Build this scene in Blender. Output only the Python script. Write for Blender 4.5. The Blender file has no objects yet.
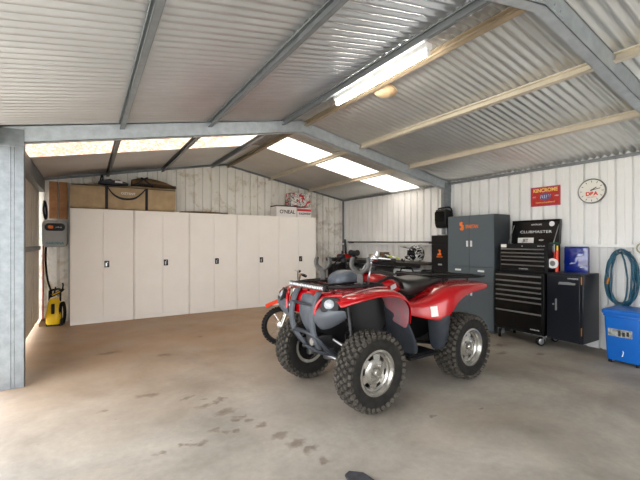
import bpy, bmesh, math, random
from mathutils import Vector, Matrix, noise
PI = math.pi
R = math.radians
random.seed(7)
scene = bpy.context.scene
COL = scene.collection

# ------------------------------------------------------------------ materials
def lin(c):
    return tuple(((x / 255) / 12.92 if x / 255 <= .04045 else ((x / 255 + .055) / 1.055) ** 2.4) for x in c) + (1,)

def mat(name, rgb, rough=.5, metal=0., spec=.5, coat=0., var=0., vscale=6., bump=0., bscale=40., rgb2=None, emis=0., trans=0.):
    m = bpy.data.materials.new(name); m.use_nodes = True
    nt = m.node_tree; b = nt.nodes['Principled BSDF']
    b.inputs['Base Color'].default_value = lin(rgb)
    b.inputs['Roughness'].default_value = rough
    b.inputs['Metallic'].default_value = metal
    b.inputs['Specular IOR Level'].default_value = spec
    b.inputs['Coat Weight'].default_value = coat
    b.inputs['Coat Roughness'].default_value = .08
    b.inputs['Transmission Weight'].default_value = trans
    tc = nt.nodes.new('ShaderNodeTexCoord')
    if emis:
        b.inputs['Emission Color'].default_value = lin(rgb)
        b.inputs['Emission Strength'].default_value = emis
    if var or rgb2:
        n = nt.nodes.new('ShaderNodeTexNoise'); n.inputs['Scale'].default_value = vscale
        n.inputs['Detail'].default_value = 6; n.inputs['Roughness'].default_value = .6
        nt.links.new(tc.outputs['Object'], n.inputs['Vector'])
        r = nt.nodes.new('ShaderNodeValToRGB')
        c1 = lin(rgb); c2 = lin(rgb2) if rgb2 else tuple(x * (1 - var) for x in c1[:3]) + (1,)
        r.color_ramp.elements[0].position = .35; r.color_ramp.elements[0].color = c2
        r.color_ramp.elements[1].position = .65; r.color_ramp.elements[1].color = c1
        nt.links.new(n.outputs['Fac'], r.inputs['Fac'])
        nt.links.new(r.outputs['Color'], b.inputs['Base Color'])
    if bump:
        n2 = nt.nodes.new('ShaderNodeTexNoise'); n2.inputs['Scale'].default_value = bscale; n2.inputs['Detail'].default_value = 4
        nt.links.new(tc.outputs['Object'], n2.inputs['Vector'])
        bp = nt.nodes.new('ShaderNodeBump'); bp.inputs['Strength'].default_value = bump; bp.inputs['Distance'].default_value = .01
        nt.links.new(n2.outputs['Fac'], bp.inputs['Height'])
        nt.links.new(bp.outputs['Normal'], b.inputs['Normal'])
    return m

M = {}
M['roof'] = mat('roof sheet', (220, 223, 226), .28, .78, var=.12, vscale=2)
M['roof_warm'] = mat('roof sheet warm', (216, 217, 215), .3, .68, var=.12, vscale=2)
M['wall_white'] = mat('wall sheet', (236, 237, 236), .42, var=.05, vscale=3)
M['door_sheet'] = mat('door sheet', (200, 192, 178), .5, .1, var=.15, vscale=4)
M['galv'] = mat('galvanised steel', (188, 197, 204), .42, .35, var=.18, vscale=14)
M['galv_dark'] = mat('dull galvanised steel', (126, 131, 135), .42, .3, var=.2, vscale=10)
M['galv_post'] = mat('darker galvanised post', (136, 143, 148), .42, .35, var=.25, vscale=14)  # darker copy of the galvanised steel, for the columns
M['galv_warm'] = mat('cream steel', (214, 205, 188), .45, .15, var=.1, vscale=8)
M['warm_lit_purlin'] = mat('warm-lit purlin', (152, 136, 114), .6, 0, var=.25, vscale=6)  # galvanised ridge purlin, with the warm light on it put into the tan
M['timber'] = mat('timber board', (206, 152, 104), .6, rgb2=(176, 120, 76), vscale=9)
M['cream'] = mat('cream enamel', (250, 247, 241), .42, 0, .4, var=.03, vscale=3)
M['black_plastic'] = mat('black plastic', (15, 16, 18), .45, 0, .3, bump=.05, bscale=120)
M['black_gloss'] = mat('black gloss paint', (7, 7, 8), .25, 0, .35)
M['black_crinkle'] = mat('black satin paint', (10, 11, 13), .4, 0, .3)
M['charcoal'] = mat('charcoal plastic', (50, 55, 62), .4, 0, .4, var=.25, vscale=12)
M['rubber'] = mat('tyre rubber', (28, 28, 27), .8, 0, .2, rgb2=(44, 42, 39), vscale=16, bump=.1, bscale=90)
M['tread'] = mat('dusty tread rubber', (84, 80, 73), .85, 0, .2, rgb2=(52, 49, 45), vscale=14)
M['nose_grey'] = mat('weathered grey plastic', (84, 90, 98), .4, 0, .45, var=.25, vscale=9)
M['rubber_dark'] = mat('black rubber', (14, 14, 14), .6, 0, .25)
M['red_paint'] = mat('red paint', (168, 2, 14), .26, .1, .4, coat=.6)
M['red_dusty'] = mat('scuffed red plastic', (158, 92, 100), .5, rgb2=(124, 104, 108), vscale=18)
M['alloy'] = mat('alloy', (188, 186, 180), .25, .85, var=.15, vscale=30)
M['steel'] = mat('steel', (150, 150, 150), .3, .9, var=.2, vscale=20)
M['chrome'] = mat('chrome', (225, 228, 232), .12, 1.)
M['seat_vinyl'] = mat('seat vinyl', (30, 29, 27), .34, 0, .5, coat=.25, bump=.06, bscale=160)
M['lens'] = mat('lamp lens', (172, 178, 184), .1, 0, .5, coat=.5, var=.35, vscale=45)
M['white_plastic'] = mat('white plastic', (236, 236, 236), .4)
M['light_strip'] = mat('light bar lens', (205, 210, 214), .2, .3, coat=.5, rgb2=(120, 126, 132), vscale=70)
M['grip_grey'] = mat('grey rubber', (74, 74, 72), .5)
M['pod_grey'] = mat('blue grey plastic', (92, 100, 110), .35, var=.3, vscale=20)
M['grey_steel'] = mat('slate enamel', (84, 95, 101), .4, 0, .5, var=.05, vscale=3)
M['grey_side'] = mat('dark slate enamel', (58, 64, 68), .42, 0, .5)
M['orange'] = mat('orange print', (240, 118, 34), .5)
M['white_print'] = mat('white print', (232, 234, 236), .5)
M['silver_trim'] = mat('silver trim', (188, 190, 192), .28, .8)
M['navy_paint'] = mat('blue black enamel', (13, 18, 27), .32, 0, .4, coat=.2)
M['blue_plastic'] = mat('blue plastic', (5, 98, 190), .38, 0, .5, var=.08, vscale=5)
M['blue_vinyl'] = mat('blue glossy vinyl', (8, 36, 124), .12, 0, .6, coat=.8, bump=.25, bscale=9)
M['hose_teal'] = mat('teal hose', (24, 92, 116), .4, rgb2=(14, 58, 82), vscale=14)
M['sign_red'] = mat('sign red', (196, 44, 36), .4, rgb2=(172, 34, 30), vscale=30)
M['sign_yellow'] = mat('sign yellow', (236, 204, 110), .4)
M['sign_blue'] = mat('sign blue', (70, 92, 150), .4)
M['clock_face'] = mat('clock face', (230, 228, 220), .5)
M['clock_red'] = mat('clock red', (214, 66, 40), .5)
M['canvas'] = mat('tan canvas', (188, 165, 130), .8, bump=.2, bscale=60, rgb2=(168, 146, 114), vscale=5)
M['canvas_dark'] = mat('brown canvas', (116, 90, 60), .8, bump=.2, bscale=60, rgb2=(82, 66, 48), vscale=6)
M['webbing'] = mat('dark webbing', (38, 38, 44), .8)
M['grey_fabric'] = mat('grey fabric', (74, 78, 86), .8, var=.2, vscale=10)
M['card_white'] = mat('white card', (232, 228, 226), .6)
M['card_red'] = mat('red card', (200, 44, 52), .6)
M['card_black'] = mat('black card', (34, 30, 34), .6)
M['yellow'] = mat('yellow plastic', (240, 200, 16), .4)
M['lime'] = mat('lime plastic', (206, 222, 90), .4)
M['reel_grey'] = mat('grey plastic', (178, 180, 180), .45, var=.08)
M['teal_print'] = mat('teal print', (30, 140, 150), .5)
M['red_plastic'] = mat('red plastic', (206, 32, 26), .4)
M['orange_red'] = mat('orange red plastic', (226, 62, 30), .35)
M['green_plastic'] = mat('dark green plastic', (20, 70, 52), .5)
M['rope'] = mat('pale rope', (170, 164, 140), .8)
M['brass'] = mat('brass hinge', (190, 124, 50), .4, .6)
M['helmet_black'] = mat('helmet black', (22, 22, 26), .25, coat=.6)
M['bench_top'] = mat('worktop', (74, 64, 54), .6, var=.3, vscale=9)
M['vent_cream'] = mat('aged cream plastic', (232, 206, 168), .5, rgb2=(218, 182, 140), vscale=9)
M['engine'] = mat('engine metal', (74, 74, 76), .45, .5, var=.4, vscale=20)
M['mat_rubber'] = mat('worn rubber', (58, 60, 66), .7, rgb2=(38, 38, 42), vscale=30)
M['label_print'] = mat('label print', (200, 204, 196), .5, rgb2=(60, 64, 64), vscale=16)
M['pouch_print'] = mat('pale print', (190, 205, 235), .3)
M['tube_on'] = mat('lamp tube', (255, 250, 240), .4, emis=22)
M['ground'] = mat('gravel yard', (170, 168, 162), .9, var=.2, vscale=2)

def node_mats():
    # ---- concrete floor with its stains
    m = bpy.data.materials.new('concrete floor'); m.use_nodes = True
    nt = m.node_tree; L = nt.links.new; N = nt.nodes.new; b = nt.nodes['Principled BSDF']
    b.inputs['Specular IOR Level'].default_value = .35
    g = N('ShaderNodeNewGeometry'); pos = g.outputs['Position']
    def noise_n(scale, det=6, rough=.6, dist=0):
        n = N('ShaderNodeTexNoise'); n.inputs['Scale'].default_value = scale; n.inputs['Detail'].default_value = det
        n.inputs['Roughness'].default_value = rough; n.inputs['Distortion'].default_value = dist
        L(pos, n.inputs['Vector']); return n.outputs['Fac']
    def ramp(fac, p0, c0, p1, c1):
        r = N('ShaderNodeValToRGB'); e = r.color_ramp.elements
        e[0].position = p0; e[0].color = c0; e[1].position = p1; e[1].color = c1
        L(fac, r.inputs['Fac']); return r.outputs['Color']
    def mix(fac, a, c):
        x = N('ShaderNodeMix'); x.data_type = 'RGBA'
        if isinstance(fac, float): x.inputs['Factor'].default_value = fac
        else: L(fac, x.inputs['Factor'])
        for s, v in (('A', a), ('B', c)):
            i = [k for k in x.inputs if k.name == s and k.type == 'RGBA'][0]
            if isinstance(v, tuple): i.default_value = v
            else: L(v, i)
        return [o for o in x.outputs if o.type == 'RGBA'][0]
    def math_n(op, a, c=None, clamp=False):
        x = N('ShaderNodeMath'); x.operation = op; x.use_clamp = clamp
        for k, v in enumerate((a, c)):
            if v is None: continue
            if isinstance(v, (int, float)): x.inputs[k].default_value = v
            else: L(v, x.inputs[k])
        return x.outputs[0]
    base = ramp(noise_n(1.1, 8, .62, .3), .3, lin((122, 117, 108)), .7, lin((180, 173, 162)))
    fine = ramp(noise_n(22, 5, .7), .3, (.80, .80, .80, 1), .7, (1.05, 1.05, 1.05, 1))
    mul = N('ShaderNodeMix'); mul.data_type = 'RGBA'; mul.blend_type = 'MULTIPLY'; mul.inputs['Factor'].default_value = .6
    ii = [k for k in mul.inputs if k.type == 'RGBA']; L(base, ii[0]); L(fine, ii[1])
    col = [o for o in mul.outputs if o.type == 'RGBA'][0]
    # brown dust towards the back of the shed
    sx = N('ShaderNodeSeparateXYZ'); L(pos, sx.inputs[0])
    dist = math_n('MULTIPLY', math_n('SUBTRACT', sx.outputs['Y'], 2.6), .38, True)
    dn = math_n('MULTIPLY', dist, math_n('ADD', noise_n(1.7, 7, .65, .6), .14), True)
    col = mix(dn, col, lin((172, 134, 94)))
    wn = math_n('MULTIPLY', math_n('SUBTRACT', noise_n(.9, 5, .6, .5), .47), 2.2, True)
    col = mix(wn, col, lin((168, 152, 134)))
    # speckle of small dark bits
    v = N('ShaderNodeTexVoronoi'); v.inputs['Scale'].default_value = 5.; L(pos, v.inputs['Vector'])
    sp = math_n('MULTIPLY', math_n('SUBTRACT', .06, v.outputs['Distance']), 18, True)
    col = mix(math_n('MULTIPLY', sp, .4), col, lin((96, 84, 74)))
    stains = [(.70, 3.21, .10, .035, .5), (.79, 2.98, .11, .05, .5), (.89, 2.79, .13, .05, .45), (.95, 2.66, .10, .025, .5),
              (1.04, 2.45, .07, .04, .5), (1.10, 2.25, .10, .05, .45), (1.15, 2.11, .10, .05, .45), (1.18, 2.0, .09, .04, .45), (1.19, 1.86, .05, .03, .4),
              (.43, 3.45, .16, .055, .1), (.75, 4.56, .14, .06, .1), (.93, 3.05, .05, .05, 0), (.88, 3.0, .03, .05, 0), (.80, 3.12, .05, .02, 0),
              (.74, 2.56, .05, .04, 0), (.56, 2.47, .06, .03, 0), (.62, 2.44, .06, .04, 0), (.79, 2.5, .05, .03, 0), (.86, 2.48, .04, .03, 0),
              (.5, 2.5, .05, .035, 0), (.92, 2.62, .05, .03, .3), (1.0, 2.56, .04, .03, 0), (.38, 2.46, .05, .03, 0),
              (4.35, 3.0, .22, .1, .2), (4.4, 2.75, .12, .06, .6), (4.1, 2.55, .16, .05, .3), (4.45, 2.3, .1, .05, .3), (3.8, 3.6, .2, .1, 0),
              (.2, 5.0, .2, .07, .4), (1.3, 5.2, .08, .05, 0), (.1, 3.3, .06, .03, 0), (2.2, 1.9, .05, .02, .8), (2.6, 1.8, .03, .02, .2)]
    acc = None
    nd = N('ShaderNodeTexNoise'); nd.inputs['Scale'].default_value = 16; nd.inputs['Detail'].default_value = 4; L(pos, nd.inputs['Vector'])
    vs1 = N('ShaderNodeVectorMath'); vs1.operation = 'SUBTRACT'; L(nd.outputs['Color'], vs1.inputs[0]); vs1.inputs[1].default_value = (.5, .5, .5)
    vs2 = N('ShaderNodeVectorMath'); vs2.operation = 'MULTIPLY_ADD'; L(vs1.outputs[0], vs2.inputs[0]); vs2.inputs[1].default_value = (.14, .14, 0); L(pos, vs2.inputs[2]); wpos = vs2.outputs[0]
    nz = noise_n(14, 3)
    for x, y, a, c, rot in stains:
        mp = N('ShaderNodeMapping'); mp.vector_type = 'TEXTURE'
        mp.inputs['Location'].default_value = (x, y, 0); a *= .78; c *= .78; mp.inputs['Rotation'].default_value = (0, 0, rot - .35)
        mp.inputs['Scale'].default_value = (a * .85, c * 1.1, 1); L(wpos, mp.inputs['Vector'])
        ln = N('ShaderNodeVectorMath'); ln.operation = 'LENGTH'; L(mp.outputs[0], ln.inputs[0])
        val = math_n('MULTIPLY', math_n('SUBTRACT', 1.25, ln.outputs['Value']), 1.3, True)
        acc = val if acc is None else math_n('MAXIMUM', acc, val)
    sf = math_n('MULTIPLY', acc, math_n('ADD', nz, .2), True)
    col = mix(math_n('MULTIPLY', sf, .8), col, lin((92, 76, 62)))
    L(col, b.inputs['Base Color'])
    rr = N('ShaderNodeMapRange'); L(noise_n(2.3, 4), rr.inputs['Value']); rr.inputs['To Min'].default_value = .38; rr.inputs['To Max'].default_value = .72
    L(rr.outputs[0], b.inputs['Roughness'])
    bp = N('ShaderNodeBump'); bp.inputs['Strength'].default_value = .12; bp.inputs['Distance'].default_value = .01
    L(noise_n(30, 6), bp.inputs['Height']); L(bp.outputs[0], b.inputs['Normal'])
    M['concrete'] = m
    # ---- back wall: white sheet with rusty smudges
    m = bpy.data.materials.new('stained wall sheet'); m.use_nodes = True
    nt2 = m.node_tree; nt = nt2; L = nt.links.new; N = nt.nodes.new; b = nt.nodes['Principled BSDF']; b.inputs['Roughness'].default_value = .5
    g = N('ShaderNodeNewGeometry'); pos = g.outputs['Position']
    c = ramp(noise_n(3.2, 7, .68, .8), .30, lin((200, 188, 168)), .46, lin((238, 236, 230)))
    sx = N('ShaderNodeSeparateXYZ'); L(pos, sx.inputs[0])
    band = math_n('MULTIPLY', math_n('SUBTRACT', sx.outputs['X'], 4.2), 2.5, True)
    sm = math_n('MULTIPLY', band, math_n('MULTIPLY', math_n('SUBTRACT', noise_n(2.6, 6, .65, 1), .5), 5, True), True)
    c = mix(math_n('MULTIPLY', sm, .5), c, lin((120, 100, 78)))
    low = math_n('MULTIPLY', math_n('SUBTRACT', 2.15, sx.outputs['Z']), 2.5, True)
    sm2 = math_n('MULTIPLY', low, math_n('MULTIPLY', math_n('SUBTRACT', noise_n(4.2, 6, .7, 1), .5), 5, True), True)
    c = mix(math_n('MULTIPLY', sm2, .3), c, lin((104, 92, 78)))
    L(c, b.inputs['Base Color'])
    M['wall_stained'] = m
    # ---- translucent skylight sheet with leaf litter on it
    m = bpy.data.materials.new('skylight sheet'); m.use_nodes = True
    nt = m.node_tree; L = nt.links.new; N = nt.nodes.new; out = nt.nodes['Material Output']
    nt.nodes.remove(nt.nodes['Principled BSDF'])
    g = N('ShaderNodeNewGeometry'); pos = g.outputs['Position']
    c0 = ramp(noise_n(26, 3, .7), .49, lin((92, 50, 26)), .58, lin((140, 126, 108)))
    sx = N('ShaderNodeSeparateXYZ'); L(pos, sx.inputs[0])
    litter = math_n('MULTIPLY', math_n('SUBTRACT', 3.0, sx.outputs['X']), .7, True)
    c = mix(math_n('ADD', math_n('MULTIPLY', litter, .65), .2), (.62, .585, .53, 1), c0)
    t = N('ShaderNodeBsdfTranslucent'); L(c, t.inputs['Color'])
    d = N('ShaderNodeBsdfDiffuse'); L(c, d.inputs['Color'])
    x = N('ShaderNodeMixShader'); x.inputs[0].default_value = .25; L(t.outputs[0], x.inputs[1]); L(d.outputs[0], x.inputs[2])
    L(x.outputs[0], out.inputs['Surface'])
    M['skylight'] = m
    # ---- busy graphic box
    m = bpy.data.materials.new('graphic print'); m.use_nodes = True
    nt = m.node_tree; L = nt.links.new; N = nt.nodes.new; b = nt.nodes['Principled BSDF']; b.inputs['Roughness'].default_value = .5
    tc = N('ShaderNodeTexCoord'); pos = tc.outputs['Object']
    c = ramp(noise_n(19, 2, .5, 2.5), .44, lin((30, 28, 32)), .47, lin((226, 222, 220)))
    r2 = math_n('MULTIPLY', math_n('SUBTRACT', noise_n(6, 1, .5, 1.5), .55), 30, True)
    c = mix(r2, c, lin((196, 34, 44)))
    L(c, b.inputs['Base Color'])
    M['graphic'] = m
    m = bpy.data.materials.new('camouflage helmet print'); m.use_nodes = True
    nt = m.node_tree; L = nt.links.new; N = nt.nodes.new; b = nt.nodes['Principled BSDF']; b.inputs['Roughness'].default_value = .25
    tc = N('ShaderNodeTexCoord'); pos = tc.outputs['Object']
    c = ramp(noise_n(14, 1, .5, 2), .50, lin((18, 18, 22)), .54, lin((196, 194, 190)))
    L(c, b.inputs['Base Color'])
    M['helmet'] = m
node_mats()

# ------------------------------------------------------------------ mesh builder
def spline(pts, n=6, closed=False):
    P = [Vector(p) for p in pts]; out = []; k = len(P)
    for i in range(k if closed else k - 1):
        g = (lambda j: P[j % k]) if closed else (lambda j: P[max(0, min(k - 1, j))])
        p0, p1, p2, p3 = g(i - 1), g(i), g(i + 1), g(i + 2)
        for s in range(n):
            t = s / n
            out.append(.5 * ((2 * p1) + (p2 - p0) * t + (2 * p0 - 5 * p1 + 4 * p2 - p3) * t * t + (3 * p1 - p0 - 3 * p2 + p3) * t ** 3))
    if not closed: out.append(P[-1])
    return out

class G:
    def __init__(s): s.v = []; s.f = []
    def add(s, V, F, X=None):
        o = len(s.v)
        s.v += [tuple(X @ Vector(p)) if X else tuple(p) for p in V]
        s.f += [tuple(i + o for i in f) for f in F]; return s
    def box(s, x0, x1, y0, y1, z0, z1, X=None):
        V = [(x, y, z) for z in (z0, z1) for y in (y0, y1) for x in (x0, x1)]
        return s.add(V, [(0, 2, 3, 1), (4, 5, 7, 6), (0, 1, 5, 4), (2, 6, 7, 3), (0, 4, 6, 2), (1, 3, 7, 5)], X)
    def loft(s, rings, closed=True, caps=True, loop=False, X=None):
        n = len(rings[0]); V = [p for r in rings for p in r]; F = []
        m = len(rings)
        for i in range(m if loop else m - 1):
            a = i * n; b = ((i + 1) % m) * n
            for j in range(n if closed else n - 1):
                k = (j + 1) % n
                F.append((a + j, a + k, b + k, b + j))
        if closed and caps and not loop:
            F.append(tuple(range(n))[::-1]); F.append(tuple((m - 1) * n + j for j in range(n)))
        return s.add(V, F, X)
    def tube(s, pts, r, n=8, closed=False, smooth=0, X=None):
        P = spline(pts, smooth, closed) if smooth else [Vector(p) for p in pts]
        k = len(P)
        rr = r if callable(r) else (lambda t: r)
        t0 = (P[1] - P[0]).normalized()
        up = Vector((0, 0, 1)) if abs(t0.z) < .9 else Vector((1, 0, 0))
        nrm = (up - t0 * up.dot(t0)).normalized(); rings = []
        for i in range(k):
            if closed: t = (P[(i + 1) % k] - P[i - 1])
            else: t = P[min(i + 1, k - 1)] - P[max(i - 1, 0)]
            t = t.normalized() if t.length > 1e-9 else t0
            nrm = (nrm - t * nrm.dot(t)); nrm = nrm.normalized() if nrm.length > 1e-6 else t.orthogonal().normalized()
            b = t.cross(nrm); q = rr(i / max(1, k - 1))
            rings.append([P[i] + (nrm * math.cos(2 * PI * j / n) + b * math.sin(2 * PI * j / n)) * q for j in range(n)])
        return s.loft(rings, True, True, closed, X)
    def cyl(s, p0, p1, r0, r1=None, n=16, X=None):
        r1 = r0 if r1 is None else r1
        return s.tube([p0, p1], lambda t: r0 + (r1 - r0) * t, n, X=X)
    def lathe(s, prof, n=32, X=None, loop=False):
        rings = [[(r * math.cos(2 * PI * j / n), r * math.sin(2 * PI * j / n), z) for j in range(n)] for r, z in prof]
        return s.loft(rings, True, not loop, loop, X)
    def prism(s, poly, a, b, axis='y', X=None):
        f = {'y': lambda p, h: (p[0], h, p[1]), 'x': lambda p, h: (h, p[0], p[1]), 'z': lambda p, h: (p[0], p[1], h)}[axis]
        return s.loft([[f(p, a) for p in poly], [f(p, b) for p in poly]], X=X)
    def grid(s, rows, X=None): return s.loft(rows, False, False, X=X)
    def sphere(s, c, r, nu=20, nv=12, X=None):
        rx, ry, rz = r if isinstance(r, (tuple, list)) else (r, r, r)
        rings = []
        for i in range(nv + 1):
            a = -PI / 2 + PI * (.02 + .96 * i / nv)
            rings.append([(c[0] + rx * math.cos(a) * math.cos(2 * PI * j / nu), c[1] + ry * math.cos(a) * math.sin(2 * PI * j / nu), c[2] + rz * math.sin(a)) for j in range(nu)])
        return s.loft(rings, X=X)
    def rbox(s, x0, x1, z0, z1, r, y0, y1, n=5, X=None):   # rounded rectangle in XZ extruded along Y
        poly = []
        for cx, cz, a0 in ((x1 - r, z1 - r, 0), (x0 + r, z1 - r, 90), (x0 + r, z0 + r, 180), (x1 - r, z0 + r, 270)):
            for i in range(n + 1):
                a = R(a0 + 90 * i / n); poly.append((cx + r * math.cos(a), cz + r * math.sin(a)))
        return s.prism(poly, y0, y1, X=X)
    def obj(s, name, m, parent=None, bevel=0, solid=0, sub=0, angle=38, loc=None, seg=2):
        me = bpy.data.meshes.new(name); me.from_pydata(s.v, [], s.f)
        bm = bmesh.new(); bm.from_mesh(me); bmesh.ops.recalc_face_normals(bm, faces=bm.faces); bm.to_mesh(me); bm.free()
        me.materials.append(M[m] if isinstance(m, str) else m)
        me.polygons.foreach_set('use_smooth', [True] * len(me.polygons))
        me.set_sharp_from_angle(angle=R(angle))
        o = bpy.data.objects.new(name, me); COL.objects.link(o)
        if parent: o.parent = parent
        if loc: o.location = loc
        if solid:
            q = o.modifiers.new('thickness', 'SOLIDIFY'); q.thickness = solid; q.offset = 0
        if sub:
            q = o.modifiers.new('round', 'SUBSURF'); q.levels = sub; q.render_levels = sub
        if bevel:
            q = o.modifiers.new('edge', 'BEVEL'); q.width = bevel; q.segments = seg; q.limit_method = 'ANGLE'; q.angle_limit = R(40)
            q.harden_normals = False
        return o

def text(name, body, size, m, parent, loc, rot=(PI / 2, 0, 0), ext=.0008, sx=1., bold=.0):
    c = bpy.data.curves.new('lettering', 'FONT'); c.body = body; c.size = size; c.extrude = ext; c.align_x = 'CENTER'; c.align_y = 'CENTER'; c.offset = bold
    t = bpy.data.objects.new('lettering_curve', c); COL.objects.link(t)
    dg = bpy.context.evaluated_depsgraph_get()
    me = bpy.data.meshes.new_from_object(t.evaluated_get(dg)); bpy.data.objects.remove(t); bpy.data.curves.remove(c)
    for v in me.vertices: v.co.x *= sx
    me.materials.clear(); me.materials.append(M[m])
    o = bpy.data.objects.new(name, me); COL.objects.link(o); o.parent = parent; o.location = loc; o.rotation_euler = rot
    return o

def thing(name, label, cat, loc=(0, 0, 0), rotz=0, group=None):
    o = bpy.data.objects.new(name, None); COL.objects.link(o); o.empty_display_size = .1
    o.location = loc; o.rotation_euler = (0, 0, rotz); o['label'] = label; o['category'] = cat
    if group: o['group'] = group
    return o
def tag(o, label, cat, group=None):
    o['label'] = label; o['category'] = cat
    if group: o['group'] = group
    return o
def struct(g, name, m, **k):
    o = g.obj(name, m, **k); o['kind'] = 'structure'; return o
def dup(root, loc, rotz, label, group=None):
    r = root.copy(); COL.objects.link(r); r.location = loc; r.rotation_euler = (0, 0, rotz); r['label'] = label
    if group: r['group'] = group
    def rec(a, b):
        for ch in list(a.children):
            c = ch.copy(); COL.objects.link(c); c.parent = b; rec(ch, c)
    rec(root, r); return r

# ------------------------------------------------------------------ the shed
XL, XR, YB, YF, XRG = -.66, 5.30, 7.40, -1.9, 2.35
def zr(x): return 2.90 - .19 * abs(x - XRG)

struct(G().box(XL - .1, XR + .1, YF, YB + .1, -.15, 0), 'floor', 'concrete')
struct(G().box(-40, 40, -40, 40, -.35, -.12), 'ground', 'ground')

def rib_profile(a0, a1, period=.165, depth=.04):
    out = []; k = a0
    while k < a1:
        for d, h in ((0, 0), (.048, 0), (.053, .12), (.058, 0), (.110, 0), (.117, 1), (.145, 1), (.152, 0)):
            if k + d <= a1: out.append((k + d, h * depth))
        k += period
    out.append((a1, 0)); return out
# right wall (profile along Y, ribs outward +X)
pr = rib_profile(YF, YB + .03)
struct(G().grid([[(XR + h, y, -.02) for y, h in pr], [(XR + h, y, zr(XR) + .02) for y, h in pr]]), 'wall_right', 'wall_white', angle=20)
pr = rib_profile(XL - .05, XR + .05)
struct(G().grid([[(x, YB + h, -.02) for x, h in pr], [(x, YB + h, zr(x) + .02) for x, h in pr]]), 'wall_back', 'wall_stained', angle=20)
pr = rib_profile(XL - .05, XR + .05)
g = G()
for a, b_, z0 in ((XL - .05, .3, -.02), (.3, 3.4, 2.15), (3.4, XR + .05, -.02)):  # unseen front wall, its opening shaped to bring light onto the roof sheets
    q = [p for p in pr if a < p[0] < b_]; q = [(a, 0)] + q + [(b_, 0)]
    g.grid([[(x, YF - h, z0) for x, h in q], [(x, YF - h, zr(x) + .02) for x, h in q]])
struct(g, 'wall_front', 'wall_white', angle=20)
# left sliding door sheet between column and the back corner, gaps at its foot and end
pr = rib_profile(4.32, 7.335, .19, .07)
struct(G().grid([[(XL - h, y, .085) for y, h in pr], [(XL - h, y, 2.16) for y, h in pr]]), 'door_1', 'door_sheet', angle=20)
struct(G().box(XL - .05, XL - .002, YF, YB, 2.14, 2.34), 'wall_left', 'door_sheet')
# roof: corrugated sheets each side, with the clear sheets let in
def roof_grid(side, y0, y1, m, name, dz=0.):
    n = int((y1 - y0) / .0762 * 8) + 1
    ys = [y0 + (y1 - y0) * i / (n - 1) for i in range(n)]
    xs = (XL - .25, XRG) if side < 0 else (XRG, XR + .25)
    rows = [[(x, y, zr(x) + dz + .0155 * math.cos(2 * PI * y / .0762)) for y in ys] for x in xs]
    return struct(G().grid(rows), name, m, angle=60)
SK0, SK1 = 4.95, 5.71
for side, m in ((-1, 'roof'), (1, 'roof_warm')):
    roof_grid(side, YF - .1, SK0, m, 'ceiling'); roof_grid(side, SK1, YB + .1, m, 'ceiling')
    roof_grid(side, SK0 - .001, SK1 + .001, 'skylight', 'window_1' if side < 0 else 'window_2', .001)
struct(G().prism([(XRG - .16, 2.90 - .03 + .035), (XRG, 2.945), (XRG + .16, 2.90 - .03 + .035), (XRG, 2.95)], YF, YB + .1, 'y'), 'trim_1', 'roof')

tn = [1]
def trim(g, m, **k):
    tn[0] += 1; return struct(g, 'trim_%d' % tn[0], m, **k)
def csec(g, a, b, X):   # C channel, depth a (local z downwards), flange b (local x), along local y 0..1 unit handled by X
    t = .004
    g.box(0, t, 0, 1, -a, 0, X); g.box(0, b, 0, 1, -t, 0, X); g.box(0, b, 0, 1, -a, -a + t, X)
    g.box(b - t, b, 0, 1, -.012, 0, X); g.box(b - t, b, 0, 1, -a, -a + .010, X)
def purlin(x, m, face=1, dep=.08, w=.05, y0=YF, y1=YB - .004):
    sl = .19 if x < XRG else -.19
    X = Matrix.Translation((x, y0, zr(x) - .012)) @ Matrix.Rotation(-math.atan(sl), 4, 'Y') @ Matrix.Diagonal((face, y1 - y0, 1, 1))
    g = G(); csec(g, dep, w, X); return trim(g, m)
for x in (.30, 1.18): purlin(x, 'galv_dark', -1, .064, .042)
purlin(2.10, 'galv_dark', -1, .064, .042); purlin(2.44, 'warm_lit_purlin', -1, .065, .045)
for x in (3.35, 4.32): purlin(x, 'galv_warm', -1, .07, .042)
# eave purlins / girts
trim(G().box(XR - .04, XR - .005, YF, YB - .01, zr(XR) - .055, zr(XR) - .02), 'galv_dark')
trim(G().box(XL + .0, XL + .07, 4.3, YB - .01, 2.10, zr(XL) - .02), 'galv_dark')
trim(G().box(XR - .055, XR - .002, YF, YB - .01, 1.235, 1.272), 'wall_white', bevel=.004)
trim(G().box(XL - .02, XL + .03, 4.3, 7.25, 1.18, 1.24), 'galv_dark')
trim(G().box(XR - .035, XR - .002, YB - .035, YB - .002, 0, zr(XR) - .03), 'galv_dark')
# angle along the top of the back wall
g = G()
for a, b in ((XL, XRG), (XRG, XR)):
    g.loft([[(a, YB - .03, zr(a) - .05), (a, YB - .002, zr(a) - .05), (a, YB - .002, zr(a) - .015), (a, YB - .03, zr(a) - .015)],
            [(b, YB - .03, zr(b) - .05), (b, YB - .002, zr(b) - .05), (b, YB - .002, zr(b) - .015), (b, YB - .03, zr(b) - .015)]])
trim(g, 'galv_dark')
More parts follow.
